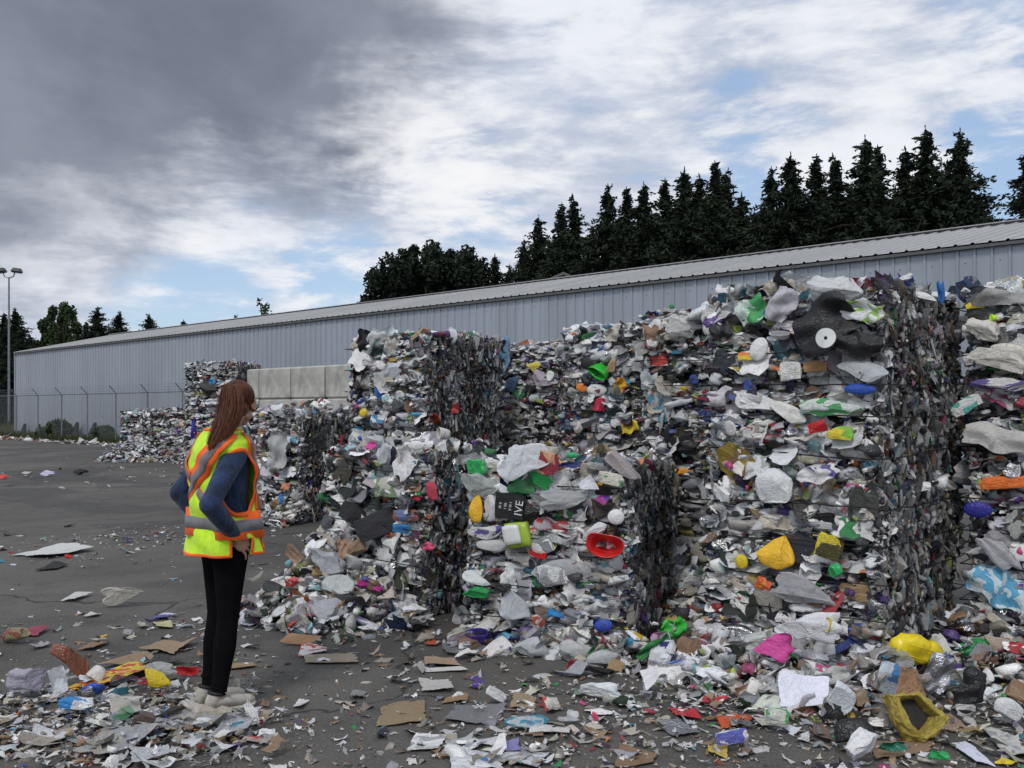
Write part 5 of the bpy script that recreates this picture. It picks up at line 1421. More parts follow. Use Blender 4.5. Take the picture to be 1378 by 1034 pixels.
 ('magazine','sheet','J',520,655,42,34,.25,(0.50,0.48,0.42),(0.15,0.25,0.12),'p',10,'printed magazine pages in the low left bale'),
 ('carton','box','J',546,694,44,16,.35,(0.30,0.12,0.09),(0.1,0.2,0.4),'p',4,'brown printed carton low in the low left bale'),
 ('plastic_sheet','sheet','J',541,712,34,14,.4,(0.03,0.20,0.45),BLU,'',-2,'sky blue sheet under the brown printed carton'),
 ('slab','box','Jp',480,700,44,26,.2,(0.025,0.025,0.03),BK,'h',-25,'dark grey slab leaning on the spill, left one of two'),
 ('slab','box','Jp',508,714,60,34,.2,(0.03,0.03,0.035),BK,'h',22,'wider dark grey slab leaning on the spill'),
 ('plastic_bag','film','J',576,735,20,12,.6,(0.6,0.06,0.16),PNK,'',5,'pink film in the spill'),
 ('paper_bag','bag','Jp',480,745,34,26,.5,(0.25,0.17,0.11),KR,'h',-10,'brown paper bag in the middle of the spill'),
 ('plastic_bag','bag','Jp',440,765,60,36,.5,(0.50,0.52,0.56),W_,'c',-10,'wide pale bag on the left of the spill'),
 ('tub','jug','Jp',457,793,46,24,.6,(0.60,0.64,0.63),TR,'c',0,'milky crushed tub at the foot of the spill'),
 ('plastic_bag','film','Jp',500,796,34,16,.6,(0.40,0.03,0.22),PNK,'',-20,'magenta and black bag at the foot of the spill'),
 ('tray','sheet','Jp',400,792,32,18,.5,(0.60,0.55,0.50),RED,'p',0,'red and white printed wrapper at the left tip of the spill'),
 ('plastic_sheet','sheet','Jp',474,815,44,18,.3,(0.045,0.045,0.05),BK,'h',0,'black flat sheet lying before the spill'),
 ('foam_slab','box','g',527,826,40,24,.6,(0.74,0.74,0.72),W_,'h',-12,'white foam piece before the low left bale, left one'),
 ('foam_slab','bag','g',556,830,40,20,.7,(0.72,0.73,0.74),W_,'h',6,'white rounded foam piece before the low left bale, right one'),
 ('bowl','bag','g',561,848,24,18,.8,BK,BK,'g',0,'small black crushed pot on the asphalt beside the white foam'),
 ('cup','cup','g',597,812,15,24,.9,(0.62,0.16,0.04),ORG,'',20,'orange red cup at the dark end of the low left bale'),
 # front low bale
 ('tub','bag','C',641,629,32,24,.8,(0.04,0.45,0.12),BLU,'pg',-5,'bright green tub at the upper left of the front low bale'),
 ('plastic_bag','bag','C',645,653,56,36,.6,(0.48,0.52,0.50),TR,'c',0,'clear dome under the bright green tub of the front bale'),
 ('plastic_bag','bag','C',708,620,74,50,.7,(0.68,0.70,0.73),W_,'c',10,'large translucent white bag on top of the front low bale'),
 ('carton','box','C',738,624,30,32,.6,(0.30,0.03,0.045),(0.6,0.35,0.2),'p',-12,'maroon carton with tan pattern on the front low bale'),
 ('bottle','jug','C',727,645,38,22,.6,(0.02,0.28,0.07),GRN,'g',-30,'dark green crushed bottle under the maroon carton'),
 ('paper_sheet','sheet','C',683,634,28,28,.35,(0.70,0.70,0.80),W_,'h',-35,'lilac white paper hanging over the front low bale'),
 ('wrapper','sheet','C',765,626,36,9,.4,(0.02,0.03,0.15),BLU,'',0,'navy strip on the top edge of the front low bale'),
 ('lid','disc','C',770,613,17,8,.8,(0.02,0.38,0.13),GRN,'',0,'small green lid on the top of the front low bale'),
 ('carton','box','C',822,645,36,18,.5,(0.62,0.60,0.52),(0.02,0.2,0.08),'p',-8,'crushed white box at the upper right of the front low bale'),
 ('paper_sheet','sheet','C',790,652,26,24,.4,(0.66,0.68,0.74),W_,'h',20,'bluish paper ball right of the maroon carton'),
 ('jug','jug','C',641,683,20,42,.6,(0.85,0.48,0.03),ORG,'',86,'orange yellow jug at the left of the front low bale'),
 ('milk_jug','jug','C',661,684,22,38,.6,(0.62,0.62,0.63),W_,'',88,'grey white jug between the orange jug and the black carton'),
 ('plastic_sack','bag','C',708,690,30,36,.5,BK,BK,'g',40,'black sack right of the printed black carton'),
 ('plastic_bag','bag','C',757,672,74,32,.5,(0.48,0.49,0.50),GR,'c',6,'wide translucent dome in the middle of the front low bale'),
 ('wrapper','film','C',742,708,50,22,.5,(0.50,0.46,0.48),RED,'cp',-10,'clear bottle with a pink and white label in the front low bale'),
 ('wrapper','sheet','C',809,672,22,14,.6,(0.32,0.03,0.22),PUR,'p',-15,'purple printed wrapper at the right of the front low bale'),
 ('lid','disc','C',829,696,23,21,.5,(0.74,0.75,0.76),W_,'',0,'white round lid at the right edge of the front low bale'),
 ('milk_jug','jug','C',654,717,52,20,.6,(0.64,0.64,0.66),PUR,'p',5,'flattened jug with a printed label at the left of the front low bale'),
 ('milk_jug','jug','C',664,735,50,17,.6,(0.52,0.52,0.52),GR,'',3,'greyer flattened jug under the labelled one'),
 ('wrapper','jug','C',800,716,40,16,.6,(0.65,0.66,0.70),W_,'',40,'white twisted wrapper above the red tub'),
 ('plastic_bag','jug','C',762,770,74,38,.4,(0.52,0.53,0.55),TR,'c',-3,'large grey translucent bag low in the front low bale'),
 ('lid','jug','C',640,797,44,17,.6,(0.01,0.30,0.07),GRN,'g',-5,'dark green crushed lid at the lower left of the front low bale'),
 ('milk_jug','jug','C',642,778,44,18,.6,(0.62,0.66,0.66),W_,'',-12,'pale crushed jug above the dark green lid'),
 ('bowl','bag','C',677,792,26,15,.7,BK,BK,'',0,'black crushed pot low in the front bale'),
 ('milk_jug','jug','C',692,820,50,38,.6,TR,W_,'c',-35,'translucent jug slanting at the lower middle of the front low bale'),
 ('cup','cup','C',764,803,20,20,.8,(0.66,0.67,0.68),GR,'',130,'white cup with dark rim at the lower part of the front low bale'),
 ('lid','disc','C',812,842,26,17,.7,(0.03,0.07,0.38),BLU,'',10,'royal blue crushed lid at the lower right of the front low bale'),
 ('wrapper','jug','C',748,828,26,13,.6,(0.02,0.25,0.55),BLU,'p',-15,'bright cyan blue wrapper at the bottom of the front low bale'),
 ('wrapper','bag','C',724,836,18,20,.6,(0.45,0.10,0.06),W_,'p',20,'red and cream wrapper beside the cyan blue one'),
 ('tub','cup','g',643,868,34,24,.9,(0.05,0.03,0.28),PUR,'g',10,'violet blue tub at the foot of the front low bale'),
 ('milk_jug','jug','g',715,880,50,28,.8,(0.62,0.65,0.68),TR,'c',-2,'translucent jug on the ground before the front low bale, left one'),
 ('milk_jug','jug','g',777,884,50,28,.8,(0.64,0.66,0.66),TR,'c',-4,'translucent jug on the ground before the front low bale, middle one'),
 ('milk_jug','jug','g',812,894,50,26,.8,(0.58,0.60,0.62),TR,'c',10,'translucent jug on the ground before the front low bale, right one'),
 ('carton','box','g',752,882,16,11,.9,(0.76,0.77,0.78),W_,'',0,'small white box on the ground between two translucent jugs'),
 # foot of the tall stack and foreground
 ('plastic_bag','film','g',906,866,40,34,.7,(0.04,0.50,0.05),GRN,'g',15,'vivid green crumpled bag beside the tall stack'),
 ('plastic_bag','film','g',880,893,56,24,.7,(0.01,0.17,0.03),GRN,'g',25,'dark green bag in front of the vivid green one'),
 ('paper_bag','bag','g',927,897,36,42,.5,(0.23,0.14,0.085),KR,'h',80,'brown paper bag standing beside the vivid green bag'),
 ('plastic_bag','film','g',886,884,30,46,.6,(0.56,0.55,0.60),PNK,'pc',50,'pale bag with a pink label left of the brown paper bag'),
 ('tub','cup','g',957,880,32,44,.8,(0.55,0.58,0.60),TR,'c',170,'clear tall tub right of the brown paper bag'),
 ('wrapper','film','g',985,855,34,18,.6,(0.42,0.02,0.03),RED,'g',20,'dark red film above the clear tall tub'),
 ('tub','cup','g',1013,905,26,28,.8,(0.48,0.49,0.48),TR,'c',120,'small grey cup in the torn film before the tall stack'),
 ('bottle','jug','g',975,905,20,18,.5,PUR,PUR,'g',-45,'small purple tube lying in torn film'),
 ('cup','cup','g',981,922,12,14,.8,(0.62,0.48,0.18),YEL,'',0,'tiny gold cup in front of the purple tube'),
 ('carton','box','g',1058,918,28,22,.3,(0.40,0.06,0.05),W_,'p',-35,'red and white printed card leaning before the tall stack'),
 ('paper_sheet','sheet','g',1083,948,76,54,.3,(0.78,0.79,0.90),W_,'h',0,'large clean white sheet of paper before the tall stack'),
 ('milk_jug','jug','g',1130,966,42,54,.7,(0.66,0.70,0.74),TR,'',78,'upright translucent milk jug right of the large white sheet'),
 ('bottle','jug','g',1200,940,58,52,.6,(0.50,0.56,0.62),(0.03,0.18,0.42),'p',-30,'pale blue container with a dark blue band'),
 ('foil','film','g',1262,935,44,60,.5,(0.55,0.56,0.60),W_,'m',60,'silver foil bag behind the mustard paper bag'),
 ('plastic_sack','bag','g',1306,950,64,58,.7,BK,BK,'g',30,'glossy black tub shaped bag at the lower right'),
 ('bowl','cup','g',1147,1010,58,36,1.,BK,BK,'g',195,'glossy black bowl turned over in the foreground'),
 ('plastic_bag','bag','g',1160,1034,50,40,.8,(0.70,0.70,0.72),W_,'',40,'white knotted bag at the bottom of the photo'),
 ('plastic_bag','film','g',1200,1022,40,16,.7,(0.02,0.16,0.10),GRN,'g',0,'dark green film beside the white knotted bag'),
 ('wrapper','film','g',1262,1033,30,14,.7,(0.03,0.36,0.10),GRN,'g',0,'bright green wrapper at the bottom edge'),
 ('cardboard_piece','flat','g',1215,1010,120,24,.1,(0.27,0.18,0.11),KR,'h',0,'long flat brown cardboard under the mustard paper bag'),
 ('cardboard_piece','flat','g',1270,975,50,26,.1,(0.33,0.23,0.15),KR,'h',0,'light brown card right of the mustard paper bag'),
 ('paper_sheet','sheetf','g',1307,1018,34,30,.3,(0.70,0.72,0.84),W_,'h',0,'folded white paper pair at the lower right'),
 ('paper_sheet','sheetf','g',1358,1004,54,40,.4,(0.60,0.59,0.55),GR,'hp',0,'crumpled cream newspaper at the lower right corner'),
 ('wrapper','sheetf','g',1354,1030,30,10,.3,(0.75,0.58,0.03),YEL,'',0,'yellow strip at the lower right corner'),
 ('bottle','jug','g',1357,975,40,38,.7,(0.60,0.61,0.62),(0.06,0.05,0.35),'p',10,'white bottle with a dark blue label at the right edge'),
 ('carton','box','g',1045,986,34,26,.6,(0.64,0.66,0.60),(0.05,0.35,0.08),'p',-12,'white drink carton with green print in the foreground'),
 ('carton','box','g',985,1010,46,20,.4,(0.66,0.66,0.68),(0.06,0.08,0.45),'p',4,'white carton with a blue end in the foreground'),
 ('cardboard_piece','sheetf','g',966,1014,30,22,.3,(0.62,0.47,0.10),YEL,'',0,'yellow folded card beside the blue ended carton'),
 ('wrapper','sheetf','g',990,974,68,14,.4,(0.55,0.10,0.03),ORG,'g',0,'long red orange wrapper in the foreground'),
 ('wrapper','sheetf','g',921,963,46,14,.4,(0.50,0.03,0.04),RED,'g',0,'long crimson strip left of the red orange wrapper'),
 ('wrapper','sheetf','g',960,947,50,9,.4,(0.52,0.04,0.06),RED,'g',0,'second crimson strip behind the long one'),
 ('foil','sheetf','g',911,984,44,18,.4,(0.5,0.5,0.53),GR,'m',0,'crumpled silver foil below the crimson strips'),
 ('paper_sheet','sheetf','g',930,935,44,12,.4,(0.58,0.57,0.52),GR,'ph',0,'torn cream paper with black marks behind the crimson strips'),
 ('plastic_bag','bag','g',808,938,62,26,.7,(0.66,0.70,0.72),W_,'',-6,'smooth white bag alone on the asphalt in front of the front bale'),
 ('paper_sheet','sheet','g',876,932,32,30,.4,(0.72,0.72,0.74),W_,'h',35,'pointed white paper triangle right of the smooth white bag'),
 ('wrapper','film','g',772,905,22,20,.6,(0.36,0.04,0.05),RED,'c',30,'translucent red wrapper behind the smooth white bag'),
 ('cardboard_piece','sheet','g',829,902,24,20,.4,(0.33,0.22,0.12),KR,'h',-20,'tan card piece behind the smooth white bag'),
 ('rag','bag','g',800,908,56,12,.7,BK,BK,'h',-6,'black cloth strip behind the smooth white bag'),
 ('bottle','jug','g',709,977,62,17,.9,(0.55,0.62,0.64),(0.02,0.28,0.45),'pc',3,'clear bottle with a blue label lying in the foreground'),
 ('can','cup','g',738,957,20,15,.9,(0.62,0.58,0.52),RED,'p',100,'small printed cup lying behind the clear bottle'),
 ('tray','flat','g',640,963,78,30,.1,(0.20,0.20,0.215),GR,'',0,'flat grey plastic tray with an asterisk mark'),
 ('cardboard_piece','flat','g',541,962,80,30,.1,(0.27,0.20,0.12),KR,'h',0,'flat tan cardboard left of the grey plastic tray'),
 ('cardboard_piece','flat','g',612,943,44,10,.1,(0.30,0.19,0.10),KR,'h',0,'narrow brown cardboard behind the grey plastic tray'),
 ('paper_sheet','sheetf','g',575,1003,52,20,.3,(0.68,0.68,0.68),GR,'ph',0,'white printed paper below the grey plastic tray'),
 ('paper_sheet','sheetf','g',740,985,56,12,.3,(0.62,0.60,0.58),GR,'h',0,'long pale paper strip before the clear bottle'),
 ('foam_slab','box','g',668,946,30,14,.5,(0.66,0.66,0.66),W_,'h',-30,'white foam stick right of the narrow brown cardboard'),
 ('cardboard_piece','sheetf','g',705,947,36,20,.3,(0.34,0.25,0.16),KR,'h',0,'kraft cardboard flap behind the clear bottle'),
 ('wrapper','bag','g',801,973,10,18,.8,(0.75,0.08,0.20),PNK,'',0,'small hot pink lump in the foreground'),
 ('paper_sheet','sheetf','g',640,1028,70,30,.3,(0.55,0.56,0.60),W_,'hp',0,'white torn paper at the bottom centre'),
 ('plastic_sheet','sheetf','g',640,1038,60,16,.3,(0.04,0.17,0.42),BLU,'',0,'blue sheet at the bottom centre edge'),
 ('paper_sheet','sheetf','g',705,1022,64,26,.3,(0.60,0.61,0.63),GR,'hp',0,'white torn paper right of the bottom centre'),
 ('wrapper','sheetf','g',683,1008,36,16,.4,(0.25,0.24,0.50),W_,'',0,'lilac blue wrapper above the torn papers at the bottom'),
 ('cardboard_piece','flat','g',857,1022,56,34,.1,(0.24,0.15,0.09),KR,'h',0,'brown wooden looking strip at the bottom right of centre'),
 ('paper_sheet','sheetf','g',586,925,50,18,.4,(0.50,0.48,0.46),GR,'h',0,'crumpled grey paper in the middle of the asphalt'),
 ('foam_slab','flat','g',598,903,62,6,.1,(0.62,0.61,0.58),W_,'h',0,'thin white strip in the middle of the asphalt'),
 ('cardboard_piece','sheetf','g',595,893,60,12,.3,(0.36,0.26,0.18),KR,'h',0,'brown torn card behind the thin white strip'),
 ('wrapper','sheetf','g',583,868,20,6,.3,(0.45,0.10,0.05),ORG,'',0,'red orange scrap on the asphalt before the front bale'),
 ('lid','disc','g',640,927,10,8,.8,(0.12,0.06,0.35),PUR,'',0,'tiny purple cap on the asphalt'),
 ('plastic_sheet','sheetf','g',625,875,60,18,.3,(0.20,0.20,0.21),GR,'c',0,'grey film flat on the asphalt before the front bale'),
 ('paper_sheet','sheetf','g',405,950,18,12,.4,(0.68,0.68,0.68),W_,'h',0,'small folded white scrap alone on the asphalt'),
 ('plastic_sheet','sheetf','g',482,938,20,10,.3,(0.24,0.25,0.25),GR,'h',0,'small grey card alone on the asphalt'),
 ('tray','flat','g',394,817,40,14,.1,(0.58,0.60,0.60),W_,'',0,'oval white tray on the asphalt beside the spill'),
 ('cardboard_piece','sheet','g',405,866,56,18,.4,(0.30,0.18,0.10),KR,'h',-3,'rolled brown cardboard on the asphalt right of the woman'),
 ('wrapper','sheetf','g',422,878,38,14,.4,(0.50,0.10,0.09),W_,'p',0,'red and pink folded wrapper on the asphalt right of the woman'),
 ('cardboard_piece','flat','g',445,889,76,12,.1,(0.34,0.28,0.21),KR,'h',0,'flat beige cardboard before the red and pink wrapper'),
 ('wrapper','sheetf','g',333,838,38,13,.5,(0.55,0.58,0.68),BLU,'p',0,'blue and white packet behind the woman'),
 ('plastic_bag','film','g',303,892,24,22,.5,(0.55,0.52,0.50),RED,'p',0,'red and white crumpled wrapper beside the shin of the woman'),
 ('cardboard_piece','flat','g',325,898,38,8,.1,(0.30,0.22,0.13),KR,'h',0,'small tan card beyond the shoes of the woman'),
 ('plastic_bag','bag','g',165,812,60,30,.5,(0.40,0.38,0.34),GR,'h',12,'big crumpled grey paper left of the woman'),
 ('paper_sheet','sheetf','g',103,806,30,9,.5,(0.55,0.54,0.52),W_,'h',0,'white paper roll left of the crumpled grey paper'),
 ('foam_slab','sheetf','g',72,745,72,13,.3,(0.60,0.60,0.58),W_,'h',0,'white flat board at the far left of the yard'),
 ('paper_sheet','sheetf','g',125,830,18,5,.3,(0.60,0.60,0.58),W_,'h',0,'small white scrap below the crumpled grey paper'),
 ('paper_sheet','sheetf','g',219,843,28,10,.4,(0.50,0.46,0.25),YEL,'h',0,'pale yellow paper left of the woman'),
 ('wrapper','sheetf','g',222,832,26,7,.5,(0.08,0.09,0.35),W_,'p',0,'blue wrapper on top of the pale yellow paper'),
 ('bottle','jug','g',18,862,50,22,.7,(0.28,0.26,0.14),(0.3,0.08,0.05),'p',10,'crushed brown and green bottle at the left edge'),
 ('plastic_sheet','sheetf','g',45,853,36,12,.5,(0.28,0.04,0.07),RED,'',0,'maroon plastic scrap at the left edge'),
 ('bottle','jug','g',96,912,66,40,.7,(0.22,0.08,0.045),KR,'g',-28,'crushed reddish brown bottle at the lower left'),
 ('plastic_bag','bag','g',36,935,56,42,.6,(0.34,0.33,0.40),W_,'',15,'mauve grey bag at the lower left'),
 ('paper_sheet','sheet','g',78,938,30,50,.4,(0.50,0.51,0.55),GR,'hp',30,'grey printed paper between the mauve bag and the brown bottle'),
 ('tub','cup','g',131,918,26,22,.8,(0.62,0.61,0.58),W_,'',150,'small pale tub right of the reddish brown bottle'),
 ('wrapper','sheetf','g',158,915,62,36,.5,(0.66,0.52,0.03),RED,'p',0,'yellow printed wrapper at the lower left'),
 ('tub','jug','g',211,932,40,26,.6,(0.66,0.50,0.02),YEL,'',-20,'yellow crushed tub left of the leg of the woman'),
 ('tub','bag','g',217,916,46,30,.7,(0.45,0.46,0.45),TR,'c',10,'translucent crushed tub behind the yellow one'),
 ('wrapper','film','g',253,910,32,16,.5,(0.50,0.02,0.03),RED,'',0,'red film right behind the leg of the woman'),
 ('wrapper','box','g',102,962,48,16,.4,(0.02,0.22,0.55),W_,'p',-4,'bright blue flat packet at the lower left'),
 ('foil','jug','g',127,945,36,20,.6,(0.42,0.43,0.46),BLU,'pm',20,'silver blue wrapper right of the grey printed paper'),
 ('cardboard_piece','sheetf','g',228,873,66,16,.4,(0.31,0.22,0.14),KR,'h',0,'tan cardboard flap left of the shin of the woman'),
 ('cardboard_piece','sheetf','g',180,892,54,22,.4,(0.30,0.21,0.13),KR,'h',0,'torn tan cardboard behind the yellow printed wrapper'),
 ('cardboard_piece','sheetf','g',125,872,30,10,.4,(0.25,0.16,0.10),KR,'h',0,'small brown card above the lower left heap'),
 ('cloth','bag','g',195,988,36,28,.7,(0.10,0.065,0.06),BK,'h',20,'dark brown knotted cloth in the grey paper heap'),
 ('paper_sheet','sheet','g',262,972,44,18,.4,(0.48,0.46,0.41),GR,'hp',-25,'cream newspaper leaning on the shoe of the woman'),
 ('paper_sheet','sheetf','g',318,990,50,26,.5,(0.40,0.41,0.44),GR,'hp',0,'bluish newspaper in front of the shoes of the woman'),
 ('tub','bag','g',277,988,36,16,.5,(0.64,0.65,0.70),W_,'',0,'smooth white tub in the heap in front of the woman'),
 ('paper_sheet','sheetf','g',230,985,70,30,.5,(0.40,0.38,0.35),GR,'hp',0,'large crumpled grey newspaper in the heap'),
 ('paper_sheet','sheetf','g',160,1010,80,36,.5,(0.38,0.37,0.34),GR,'hp',0,'wide muddy newspaper at the left of the heap'),
 ('plastic_bag','sheetf','g',200,1028,60,18,.5,(0.48,0.49,0.52),W_,'',0,'grey white film along the bottom edge of the heap'),
 ('cardboard_piece','sheetf','g',345,999,36,9,.3,(0.40,0.30,0.26),RED,'p',0,'pointed pinkish card at the right tip of the heap'),
 ('tray','flat','g',168,960,40,26,.1,(0.44,0.42,0.38),W_,'h',0,'flat grey card right of the bright blue packet'),
 ('wrapper','jug','g',4,644,16,7,.7,(0.60,0.05,0.05),RED,'',0,'small red object on the far left asphalt'),
 ('plastic_bag','bag','g',64,640,22,9,.7,(0.50,0.50,0.66),W_,'',0,'pale lilac bag on the far left asphalt'),
 ('plastic_bag','bag','g',36,641,20,8,.7,(0.45,0.44,0.42),W_,'',0,'greyish bag left of the pale lilac one'),
 ('rag','bag','g',108,638,26,9,.7,(0.03,0.03,0.03),BK,'h',0,'black rag on the far left asphalt'),
 ('bottle','jug','g',84,659,10,5,.8,(0.62,0.63,0.63),W_,'',0,'tiny white bottle on the far left asphalt'),
 ('rag','sheetf','g',72,765,28,9,.5,(0.02,0.02,0.02),BK,'h',0,'black scrap below the white flat board'),
]
HI = {'jug': 9, 'box': 6, 'sheet': 12, 'film': 15, 'bag': 10, 'disc': 6, 'cup': 20}
FOBJ = {}
for q, (nm, kd, wh, px, py, wp_, hp_, dr_, c1_, c2_, fl_, roll, lb) in enumerate(FE):
    flat = kd in ('sheetf', 'flat')
    kind = 'sheet' if flat else kd
    V, Fq, sm_ = proto(kind, 5000 + q, HI[kind])
    if kd == 'flat': V[:, 1] *= 0.25
    V = V.copy()
    ext = np.maximum(V.max(0) - V.min(0), 1e-3); V = (V - (V.max(0) + V.min(0)) / 2) / ext * 2      # exact size as measured
    if flat: V[:, 1] = (V[:, 1]) * 1.0
    seat = 0.0
    if wh == 'g':
        yb = py + hp_ * (0.5 if flat else 0.25)
        Y = CAMZ * F_PX / (py - HY if flat else (py + hp_ * 0.18) - HY)
        W = wp_ * Y / F_PX; H = hp_ * Y * Y / (F_PX * CAMZ) if flat else hp_ * Y / F_PX * 0.92
        pos = np.array([(px - CX) / F_PX * Y, Y, 0.0])
        D_ = (max(0.02, min(W, H) * dr_ * 0.35) if kd == 'sheetf' else 0.012) if flat else max(W, H) * 0.55 * max(dr_, .5)
    elif wh == 'Jp':
        b = BALES['J']; tx = (px - CX) / F_PX; best = None
        for t_ in np.linspace(1.0, 0.0, 60):           # first point where the line of sight meets the sloping spill
            c0 = b['c'] - b['ey'] * t_; Y = float(c0 @ b['ey']) / (tx * b['ey'][0] + b['ey'][1]); X = tx * Y
            s_ = float((np.array([X, Y]) - c0) @ b['ex']); z_ = CAMZ - (py - HY) / F_PX * Y
            if heap_h('J', s_, t_) >= z_: break
        W = wp_ * Y / F_PX; H = hp_ * Y / F_PX; D_ = max(W, H) * dr_
        pos = wp(px, py, Y) + np.array([0, -0.06, 0.05])
    else:
        end = wh.endswith('e'); Y, n_ = ray_plane(px, py, wh[:-1] if end else wh, end)
        W = wp_ * Y / F_PX; H = hp_ * Y / F_PX; D_ = max(0.03, min(W, H) * dr_ * 0.8)
        sg = 1 if end else -1
        pos = wp(px, py, Y - (0.11 if c1_ is BK and wp_ > 70 else 0.07) - 0.2 * D_ - (0.30 if py > 835 and wh in ('B0', 'A0') else 0.0))
    yaw = rng.normal(0, 0.12)
    rot = rotm(0, -R(roll), 0)
    if wh not in ('g', 'Jp') and not wh.endswith('e'):
        b = BALES[wh]; yaw = math.atan2(b['ex'][1], b['ex'][0]) * 0.8
    if abs(roll % 180 - 90) < 46 and kind != 'cup': W, H = H, W
    if flat: rot = rotm(0, 0, rng.uniform(-0.25, 0.25)) @ rotm(R(90), 0, 0); dims = (W, D_, H)
    elif kind == 'cup': dims = (W, D_ * 1.2, H)
    elif kind == 'sheet' and wh == 'g': rot = rot @ rotm(R(-35), 0, 0); dims = (W, D_ * 0.5, H)
    elif kind in ('sheet', 'film'): dims = (W, D_ * 0.9, H)
    else: dims = (W, D_, H)
    if kind == 'cup' and wh != 'g': rot = rot @ rotm(R(60), 0, 0)
    elif kind == 'cup': rot = rot @ rotm(R(25), 0, 0)
    rot = rotm(0, 0, yaw) @ rot
    h1 = Heap()
    rough = (0.34 if c1_ is BK else 0.18) if 'g' in fl_ else (0.75 if 'h' in fl_ else 0.4)
    h1.put((V, Fq, sm_ if not ('h' in fl_ and kind == 'bag') else False), dims, rot, (0, 0, 0), np.array(c1_), np.array(c2_), rough, 0.45 if 'c' in fl_ else 0.0, 0.9 if 'p' in fl_ else 0.0, 1.0 if 'm' in fl_ else 0.0)
    o = h1.build(nm)
    if kind in ('sheet', 'film'):
        so = o.modifiers.new('thickness', 'SOLIDIFY'); so.thickness = 0.0015 if 'h' not in fl_ else 0.003
    if not flat and kind != 'box':
        sb = o.modifiers.new('round', 'SUBSURF'); sb.levels = 1; sb.render_levels = 1
    o.location = pos
    if wh == 'g':
        zz_ = 0.008 + (0.03 if px < 340 and py > 930 else 0.0)
        if px > 840 and not flat: zz_ += 0.03
        o.location.z = zz_ - stand_z(o)
    tag(o, lb, CATS[nm]); FOBJ[lb] = o

def text_mesh(body_, size, name, mat, parent, loc, rot):
    cu = bpy.data.curves.new(name, 'FONT'); cu.body = body_; cu.size = size; cu.align_x = 'CENTER'; cu.align_y = 'CENTER'; cu.extrude = 0.0006
    t0 = bpy.data.objects.new('tmp', cu); col.objects.link(t0)
    dg = bpy.context.evaluated_depsgraph_get(); dg.update()
    me = bpy.data.meshes.new_from_object(t0.evaluated_get(dg)); bpy.data.objects.remove(t0)
    me.materials.clear(); o = link_mesh(name, me, mat, parent); o.location = loc; o.rotation_euler = rot
    return o
def rounded_shell(parts):                            # list of (ring z, rx, ry) closed shell, 28 sides
    n_ = 28; V = []
    for (z, rx, ry, e) in parts:
        for k in range(n_):
            a = 2 * math.pi * k / n_; c_, s_ = math.cos(a), math.sin(a)
            V.append((rx * math.copysign(abs(c_) ** e, c_), ry * math.copysign(abs(s_) ** e, s_), z))
    Fq = [(i * n_ + k, i * n_ + (k + 1) % n_, (i + 1) * n_ + (k + 1) % n_, (i + 1) * n_ + k) for i in range(len(parts) - 1) for k in range(n_)]
    Fq += [tuple(range(n_ - 1, -1, -1)), tuple(range((len(parts) - 1) * n_, len(parts) * n_))]
    return V, Fq
M['pl_red'] = simple('red_plastic', (0.55, 0.012, 0.012), 0.28, var=0.3, bump=0.3, bscale=14, grime=((0.10, 0.02, 0.015), 9, 0.6))
M['pl_black'] = simple('black_print_card', (0.014, 0.014, 0.016), 0.4, bump=0.4, bscale=18, dist=0.02)
M['pl_white'] = simple('white_plastic', (0.68, 0.69, 0.69), 0.35, var=0.15, bump=0.2, bscale=18, grime=((0.3, 0.28, 0.25), 9, 0.5))
M['pl_lime'] = simple('lime_plastic', (0.33, 0.46, 0.04), 0.35, var=0.2, bump=0.3, bscale=18)
M['pl_yellow'] = simple('yellow_plastic', (0.80, 0.62, 0.015), 0.35, var=0.12, bump=0.3, bscale=9, dist=0.02, grime=((0.35, 0.26, 0.03), 7, 0.6))
M['ink_white'] = simple('white_ink', (0.65, 0.65, 0.66), 0.6, bump=0)
M['ink_cream'] = simple('cream_ink', (0.60, 0.40, 0.36), 0.6, bump=0)
M['mustard'] = simple('mustard_paper', (0.36, 0.28, 0.05), 0.8, var=0.3, bump=0.6, bscale=16, dist=0.02, grime=((0.16, 0.12, 0.04), 8, 0.6))
M['kraft'] = simple('kraft_paper', (0.27, 0.16, 0.09), 0.85, var=0.3, bump=0.6, bscale=16, dist=0.02)
def in_bale(px, py, key, out_): Y, n_ = ray_plane(px, py, key); return wp(px, py, Y - out_), math.atan2(BALES[key]['ex'][1], BALES[key]['ex'][0])
def crumple(o, lv, amt, size, cat=False):
    a = o.modifiers.new('divide', 'SUBSURF'); a.subdivision_type = 'CATMULL_CLARK' if cat else 'SIMPLE'; a.levels = lv; a.render_levels = lv
    for k_, (am, sz) in enumerate(((amt, size), (amt * 0.45, size * 0.4))):
        tx_ = bpy.data.textures.new('crumple', 'CLOUDS'); tx_.noise_scale = sz; tx_.noise_type = 'HARD_NOISE'
        d = o.modifiers.new('crumple', 'DISPLACE'); d.texture = tx_; d.strength = am; d.mid_level = 0.5; d.texture_coords = 'GLOBAL'
def squash(mb, seed, amt=0.012, fr=22):
    r = np.random.default_rng(seed); ph = r.uniform(0, 6, 6)
    mb.v = [(x + amt * math.sin(fr * z + ph[0] + y * 9) + amt * .5 * math.sin(fr * 2.1 * y + ph[1]), y + amt * math.sin(fr * x + ph[2]), z + amt * math.sin(fr * x * .9 + ph[3] + z * 7) + amt * .5 * math.sin(fr * 2 * x + ph[4])) for x, y, z in mb.v]
